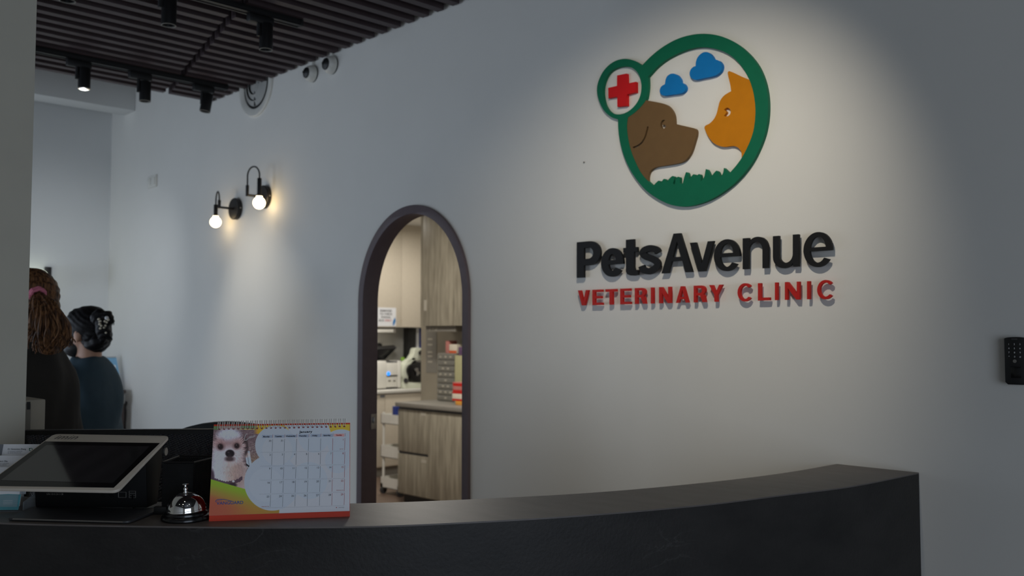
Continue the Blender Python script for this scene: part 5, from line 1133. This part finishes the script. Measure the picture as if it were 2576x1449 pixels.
# ================================================================== PEOPLE
def solidify(name, mb, m, parent, voxel=.008, smooth=4, label=None, disp=None):
    """closed overlapping volumes -> one continuous surface"""
    me = bpy.data.meshes.new(name); org = ORG[parent.name]
    me.from_pydata([tuple(Vector(v) - org) for v in mb.v], [], mb.f)
    bm = bmesh.new(); bm.from_mesh(me); bmesh.ops.recalc_face_normals(bm, faces=bm.faces); bm.to_mesh(me); bm.free()
    o = bpy.data.objects.new(name, me); COL.objects.link(o)
    r = o.modifiers.new('r', 'REMESH'); r.mode = 'VOXEL'; r.voxel_size = voxel
    if smooth: s = o.modifiers.new('s', 'SMOOTH'); s.iterations = smooth; s.factor = .5
    dg = bpy.context.evaluated_depsgraph_get(); dg.update()
    me2 = bpy.data.meshes.new_from_object(o.evaluated_get(dg)); bpy.data.objects.remove(o); bpy.data.meshes.remove(me)
    me2.name = name
    n = len(me2.vertices)
    if disp:
        co = np.empty(n * 3); me2.vertices.foreach_get('co', co); co = co.reshape(-1, 3)
        no = np.empty(n * 3); me2.vertices.foreach_get('normal', no); no = no.reshape(-1, 3)
        co = co + no * disp(co + np.array(org))[:, None]; me2.vertices.foreach_set('co', co.ravel())
    me2.polygons.foreach_set('use_smooth', [True] * len(me2.polygons)); me2.materials.clear(); me2.materials.append(m)
    o = bpy.data.objects.new(name, me2); link(o, parent, org)
    if label: o['label'] = label
    return o
class Fig:
    def __init__(s, pos, face, H):
        s.o = Vector((pos[0], pos[1], 0)); s.f = Vector(face).normalized(); s.r = s.f.cross(Z); s.k = H / 1.65
    def P(s, x, y, z): return s.o + (s.r * x + s.f * y + Z * z) * s.k
    def tube(s, mb, pts, rs, n=14):
        p = cat_rom([tuple(list(q) + [r]) for q, r in zip(pts, rs)], 5) if False else None
        P3 = [np.array(list(q) + [r]) for q, r in zip(pts, rs)]; out = []
        for i in range(len(P3) - 1):
            for k in range(5): out.append(P3[i] * (1 - k / 5) + P3[i + 1] * k / 5)
        out.append(P3[-1])
        mb.tube([s.P(*q[:3]) for q in out], [q[3] * s.k for q in out], n)
        for q in (out[0], out[-1]): mb.ball(s.P(*q[:3]), q[3] * s.k, n=12, m=8)
    def loft(s, mb, secs, n=28):
        """secs: (z, y offset, half width, half depth[, x offset])"""
        o = len(mb.v); S_ = cat_rom([tuple(q) + (0,) * (5 - len(q)) for q in secs], 4)
        for z, y, a, b, x in S_:
            for k in range(n):
                t = 2 * math.pi * k / n; c_, s_ = math.cos(t), math.sin(t)
                mb.v.append(s.P(x + a * math.copysign(abs(c_) ** .85, c_), y + b * math.copysign(abs(s_) ** .9, s_), z))
        m = len(S_)
        for i in range(m - 1):
            for k in range(n):
                a = o + i * n + k; b = o + i * n + (k + 1) % n; mb.f.append((a, b, b + n, a + n))
        mb.f.append(tuple(o + k for k in range(n - 1, -1, -1))); mb.f.append(tuple(o + (m - 1) * n + k for k in range(n)))
    def ball(s, mb, x, y, z, a, b, c): mb.ball(s.P(x, y, z), a * s.k, b * s.k, c * s.k, 24, 16, (s.r, s.f, Z))
def make_person(lab, pos, face, H, hd, arms, clothes):
    g = Fig(pos, face, H); t = thing('person', lab, 'person', g.o)
    hx0, hy0, hz0 = hd                                                    # head centre
    mb = MB()
    g.loft(mb, [(.80, 0, .145, .10), (.88, -.01, .155, .108), (1.0, 0, .13, .095), (1.12, .0, .132, .096), (1.22, -.01, .14, .096), (1.29, -.015, .135, .08), (1.345, -.012, .09, .06), (1.38, -.01, .055, .05)])
    g.tube(mb, [(0, -.02, 1.33), (0, hy0 * .4 - .015, 1.42), (hx0, hy0 - .012, hz0 - .06)], [.062, .05, .052])
    # head: skull, jaw, nose, lips, ears
    g.ball(mb, hx0, hy0 - .01, hz0 + .02, .072, .092, .088); g.ball(mb, hx0, hy0 + .03, hz0 - .045, .055, .058, .07); g.ball(mb, hx0, hy0 + .062, hz0 - .085, .028, .026, .024)
    g.tube(mb, [(hx0, hy0 + .08, hz0 + .01), (hx0, hy0 + .1, hz0 - .03)], [.008, .012], 10); g.ball(mb, hx0, hy0 + .082, hz0 - .062, .022, .012, .008)
    for s in (-1, 1):
        g.ball(mb, hx0 + s * .072, hy0 - .002, hz0 - .012, .01, .019, .032); g.ball(mb, hx0 + s * .032, hy0 + .074, hz0 + .018, .02, .012, .008)
        g.tube(mb, [(s * .09, -.0, .84), (s * .095, .01, .47), (s * .095, -.015, .09)], [.082, .055, .036])
        g.tube(mb, [(s * .095, -.03, .05), (s * .1, .06, .035), (s * .105, .13, .03)], [.035, .036, .03])
        sh, el, wr = arms[s]
        g.tube(mb, [sh, el, wr], [.044, .038, .027])
        d = (Vector(wr) - Vector(el)).normalized(); side = Vector((1, 0, 0)); side = (side - d * side.dot(d)).normalized(); pn_ = d.cross(side)
        palm = Vector(wr) + d * .05
        for q in (-.5, .5): g.ball(mb, *(palm + side * (.018 * q * 2)), .024, .04, .02)
        for i, ln in enumerate((.062, .072, .068, .052)):
            b0 = palm + d * .03 + side * (-.03 + .02 * i); m1 = b0 + d * ln * .45 - pn_ * .006; m2 = b0 + d * ln * .8 - pn_ * .022; e_ = b0 + d * ln * .95 - pn_ * .036
            g.tube(mb, [tuple(b0 - d * .02), tuple(b0), tuple(m1), tuple(m2), tuple(e_)], [.0085, .0085, .008, .0075, .0065], 8)
        th = palm - d * .03 - side * (s * -.026); g.tube(mb, [tuple(th), tuple(th + d * .03 - side * (s * -.026) - pn_ * .012), tuple(th + d * .058 - side * (s * -.034) - pn_ * .022)], [.011, .0095, .008], 8)
    solidify('body', mb, M['skin'], t, .0075, 3)
    for s in (-1, 1):
        e_ = MB(); g.ball(e_, hx0 + s * .032, hy0 + .075, hz0 + .004, .0125, .0125, .0115); build('eye', e_, M['ink_white'], t)
        e_ = MB(); g.ball(e_, hx0 + s * .032, hy0 + .0845, hz0 + .004, .006, .004, .006); build('iris', e_, M['ink'], t)
        e_ = MB(); g.ball(e_, s * .1, .05, .035, .05, .135, .042); g.ball(e_, s * .1, -.03, .06, .045, .05, .06); solidify('shoe', e_, M['black'], t, .01, 3)
        e_ = MB(); g.tube(e_, [(s * .088, -.0, .86), (s * .095, .012, .48), (s * .097, -.012, .09)], [.098, .076, .062], 18)
        if s == 1: leg_r = e_
        else: leg_l = e_
    leg_l.join(leg_r); g.loft(leg_l, [(.78, 0, .16, .12), (.88, -.01, .178, .13), (.98, 0, .155, .118), (1.02, 0, .15, .112)])
    solidify('trousers', leg_l, clothes['trousers'], t, .011, 4)
    tp = MB(); g.loft(tp, clothes['torso'])
    for s in (-1, 1):
        sh, el, wr = arms[s]; w2 = tuple(Vector(el).lerp(Vector(wr), clothes['sleeve']))
        g.tube(tp, [(s * .06, sh[1] - .005, sh[2] + .012), sh, el, w2], [.05, .064, .056, .05], 18)
    solidify('top', tp, clothes['m'], t, .0085, 5, clothes['label'], clothes['disp'])
    return g, t
left = -RT
def facing(a): return (left * math.cos(R(a)) + FW2 * math.sin(R(a)))
def folds(f, o, amp, seed):
    fx, fy = np.array(f), np.array(f.cross(Z))
    def d(c):
        rel = c - np.array(o); u = rel @ fx; v = rel @ fy; z = rel[:, 2]
        w = np.sin(38 * u + 9 * z + 1.7 * np.sin(11 * v + seed) + seed) * .6 + np.sin(23 * v - 14 * z + 2 * np.sin(7 * z + u * 9) + seed * 2) * .5 + .4 * np.sin(60 * u - 25 * z + 3 * np.sin(13 * v))
        return amp * w * np.clip((1.42 - z) * 3, .15, 1)
    return d
def smoothhair(name, col, col2, stretch): return mat(name, col, .5, col2=col2, scale=26, stretch=stretch, bump=.25, bscale=60, ramp=(.4, .6), spec=.2)
def strands(path, n, spread, r0, wave, wl, seed, thin=.35, squash=.6, cnt=14):
    """bundle of tapering hair strands round a path of (pixel x, pixel y, distance, half width m)"""
    rn = random.Random(seed); mb = MB(); pts = cat_rom([tuple(p) + (0,) * (4 - len(p)) for p in path], 6); pts = [np.array(p) for p in pts]
    for i in range(n):
        a = rn.random() * 6.283; q = math.sqrt(rn.random()); e = .72 + .3 * rn.random(); ph = rn.random() * 6.283; L = []; m = len(pts)
        for j in range(cnt):
            t = j / (cnt - 1) * e; k = t * (m - 1); i0 = min(int(k), m - 2); p = pts[i0] * (1 - k + i0) + pts[i0 + 1] * (k - i0)
            c = at(p[0], p[1], p[2]); w = p[3] * spread
            c = c + RT * (math.cos(a) * q * w + wave * t * math.sin(ph + t * wl)) + FW2 * (math.sin(a) * q * w * squash + wave * t * math.cos(ph + t * wl * .8)) + Z * (.3 * wave * math.sin(ph * 2 + t * wl))
            L.append(c)
        rr = r0 * (.6 + .7 * rn.random()); mb.tube(L, [rr * (1 - (1 - thin) * (j / (cnt - 1)) ** 2) for j in range(cnt)], 5)
    return mb

# ---- woman in teal, hair in a claw clip, facing left
D2 = 4.1; fB = facing(14); hB = at(207, 836, D2); HB = 1.64
M['teal_cloth'] = mat('teal_fabric', C(58, 78, 90), .85, noise=.05, scale=30)
M['dark_cloth'] = mat('dark_fabric', C(34, 36, 44), .85, noise=.06, scale=30)
tB = at(217, 1000, D2 + .02); kB = HB / 1.65
hy_b = (hB - tB).dot(fB) / kB; hz_b = hB.z / kB - .005
armsB = {s: ((s * .15, .02, 1.31), (s * .17, .10, 1.06), (s * .12, .32, 1.04)) for s in (-1, 1)}
gB, pB = make_person('woman in a teal top with black clipped up hair, seen from behind', tB, fB, HB, (0, hy_b, hz_b), armsB,
    dict(trousers=M['dark_cloth'], m=M['teal_cloth'], label='dull teal top', sleeve=.75, disp=folds(fB, tB, .011, 1.3),
         torso=[(.82, -.01, .185, .135), (.95, -.01, .172, .13), (1.1, -.012, .168, .128), (1.22, -.018, .172, .124), (1.30, -.022, .160, .104), (1.355, -.016, .115, .084), (1.395, -.006, .078, .070), (1.412, .0, .066, .062)]))
M['hair_black'] = smoothhair('black_hair', C(27, 24, 26), C(13, 11, 12), (6, 6, .8))
mb = MB(); hc = (0, hy_b, hz_b)
gB.ball(mb, 0, hc[1] - .008, hc[2] + .036, .084, .1, .092); gB.ball(mb, 0, hc[1] - .045, hc[2] - .01, .072, .066, .08); gB.ball(mb, 0, hc[1] + .03, hc[2] + .065, .072, .062, .055)
mb.ball(at(250, 858, 4.040), .03, .04, .03); mb.ball(at(238, 866, 4.060), .05, .045, .03)
hair = solidify('hair', mb, M['hair_black'], pB, .006, 3, 'black hair', lambda c: .0012 * np.sin(c[:, 2] * 260 + 6 * np.sin(c[:, 0] * 25) + 4 * np.sin(c[:, 1] * 31)))
mb = MB()
for px, py, r in ((244, 800, .03), (250, 792, .027), (270, 796, .027), (277, 806, .021), (258, 812, .034), (258, 830, .032), (266, 838, .026), (257, 850, .024)): mb.ball(at(px, py, 4.030), r, r * .9, r)
build_b = solidify('bun', mb, M['hair_black'], pB, .006, 2, None, lambda c: .002 * np.sin(c[:, 2] * 300 + 9 * np.sin(c[:, 0] * 40)))
mb = MB()
for i, (p, n) in enumerate((([(272, 800, 4.020, .006), (280, 806, 4.020, .007), (284, 818, 4.020, .006)], 12), ([(262, 832, 4.020, .01), (270, 846, 4.020, .012), (276, 856, 4.020, .012)], 22), ([(258, 846, 4.020, .01), (266, 852, 4.020, .012), (279, 847, 4.020, .008)], 9), ([(248, 862, 4.040, .008), (256, 868, 4.040, .008), (257, 878, 4.040, .006)], 7), ([(240, 866, 4.050, .006), (246, 872, 4.050, .008), (256, 870, 4.050, .004)], 5))):
    mb.join(strands(p, n * 2, 1.0, .0019, .004, 7, 20 + i))
build('loose_strands', mb, M['hair_black'], pB, kind='stuff')
M['claw'] = mat('tortoise_plastic', C(30, 24, 22), .3, noise=.2); M['bead'] = mat('cream_bead', C(216, 206, 184), .35, noise=.05)
c6 = lambda x, y: (140 + x * .1518, 740 + y * .1518)
mb = MB()
for s in (-1, 1): mb.tube([at(*c6(720 + 50 * (s + 1), 400), 3.995), at(*c6(745 + 40 * (s + 1), 470), 3.985), at(*c6(745 + 30 * (s + 1), 560), 3.995)], .006, 8)
mb.tube([at(*c6(735, 420), 3.990), at(*c6(800, 400), 3.985), at(*c6(865, 410), 3.990)], .005, 8)
clip = build('hair_clip', mb, M['claw'], pB, 'dark claw clip with cream beads')
for x, y, r in ((715, 415, .0058), (745, 447, .0045), (730, 495, .006), (757, 524, .0045), (740, 566, .0052), (845, 395, .0085), (870, 424, .0055), (815, 450, .005), (847, 467, .0045), (825, 520, .0042), (800, 556, .004), (722, 455, .004), (832, 640, .004)):
    build('bead', MB().ball(at(*c6(x, y), 3.978), r, n=12, m=8), M['bead'] if r < .008 else M['ink_white'], clip)
mb = MB(); gB.ball(mb, 0, hy_b + .052, hz_b - .062, .062, .066, .048)
build('face_mask', mb, M['black'], pB, 'black face mask')
mb = MB()
for s in (-1, 1): mb.tube([gB.P(s * .058, hy_b + .05, hz_b - .04), gB.P(s * .076, hy_b + .015, hz_b - .02), gB.P(s * .08, hy_b - .012, hz_b + .012)], .0018, 6)
build('mask_loop', mb, M['black'], pB)
pw_ = thing('paper_sheet', 'white paper sheet just in front of the woman in teal', 'paper', at(183, 935, 4.3))
q0 = [at(171, 908, 4.36), at(196, 912, 4.24), at(199, 962, 4.24), at(171, 958, 4.36)]; build('sheet', MB().slab(q0, FW2 * .004), M['white_card'], pw_)
build('clip_board', MB().slab([p + FW2 * .0045 for p in q0], FW2 * .003), M['grey'], pw_)

# ---- woman with the ponytail, half hidden by the pillar
D1 = 3.12; fA = facing(12); hA = at(38, 762, D1); HA = 1.70
M['olive_cloth'] = mat('black_olive_fabric', C(44, 41, 38), .9, noise=.06, scale=30)
tA = at(74, 1000, D1 + .02); kA = HA / 1.65
hy_a = (hA - tA).dot(fA) / kA; hz_a = hA.z / kA - .004
armsA = {s: ((s * .155, .02, 1.32), (s * .18, .09, 1.06), (s * .14, .32, 1.08)) for s in (-1, 1)}
gA, pA = make_person('woman in a dark jacket with long brown ponytail half hidden by the pillar', tA, fA, HA, (0, hy_a, hz_a), armsA,
    dict(trousers=M['dark_cloth'], m=M['olive_cloth'], label='black olive jacket', sleeve=.85, disp=folds(fA, tA, .012, 2.1),
         torso=[(.78, -.01, .19, .14), (.95, -.01, .178, .132), (1.1, -.012, .172, .126), (1.24, -.016, .176, .118), (1.32, -.02, .165, .104), (1.375, -.014, .12, .086), (1.41, -.01, .088, .076), (1.435, -.004, .078, .07)]))
M['hair_brown'] = smoothhair('brown_hair', C(128, 90, 60), C(62, 42, 30), (5, 5, .5))
mb = MB(); gA.ball(mb, 0, hy_a - .014, hz_a + .03, .084, .104, .095); gA.ball(mb, 0, hy_a - .045, hz_a - .02, .075, .075, .08)
solidify('hair', mb, M['hair_brown'], pA, .007, 3, 'brown hair', lambda c: .0018 * np.sin(c[:, 2] * 240 + 5 * np.sin(c[:, 0] * 25)))
ptl = [(95, 742, 3.03, .018), (106, 760, 3.0, .034), (116, 790, 2.98, .055), (122, 822, 2.98, .068), (124, 852, 2.99, .066), (120, 885, 3.0, .045)]
mb = MB(); core = cat_rom([tuple(p) for p in ptl], 4)
mb.tube([at(p[0], p[1], p[2] + .015) for p in core], [p[3] * .62 for p in core], 12)
mb.join(strands(ptl, 210, 1.0, .0046, .011, 8.5, 5, .4, .55, 16)); mb.join(strands([(95, 742, 3.03, .016), (100, 770, 2.99, .03), (92, 815, 2.97, .045), (84, 858, 2.98, .03)], 60, 1.0, .004, .012, 9, 8, .4, .6, 14))
mb.join(strands([(96, 740, 3.03, .012), (124, 764, 2.99, .018), (146, 805, 2.98, .025), (160, 850, 2.98, .022), (168, 872, 2.99, .012)], 46, 1.0, .0035, .012, 9, 9, .4, .6, 14))
build('ponytail', mb, M['hair_brown'], pA, 'long wavy brown ponytail')
M['pink_band'] = mat('pink_band', C(214, 122, 146), .7, noise=.08)
c0 = at(94, 742, 3.03); mb = MB(); ax_ = (at(106, 760, 3.0) - at(84, 728, 3.05)).normalized(); u_, w_ = perp(ax_)
for s in (-.006, .004): mb.tube([c0 + ax_ * s + (u_ * math.cos(a) + w_ * math.sin(a)) * (.023 + .0015 * math.sin(7 * a)) for a in np.linspace(0, 6.283, 26)], .0058, 8)
build('hair_band', mb, M['pink_band'], pA, 'pink hair band')
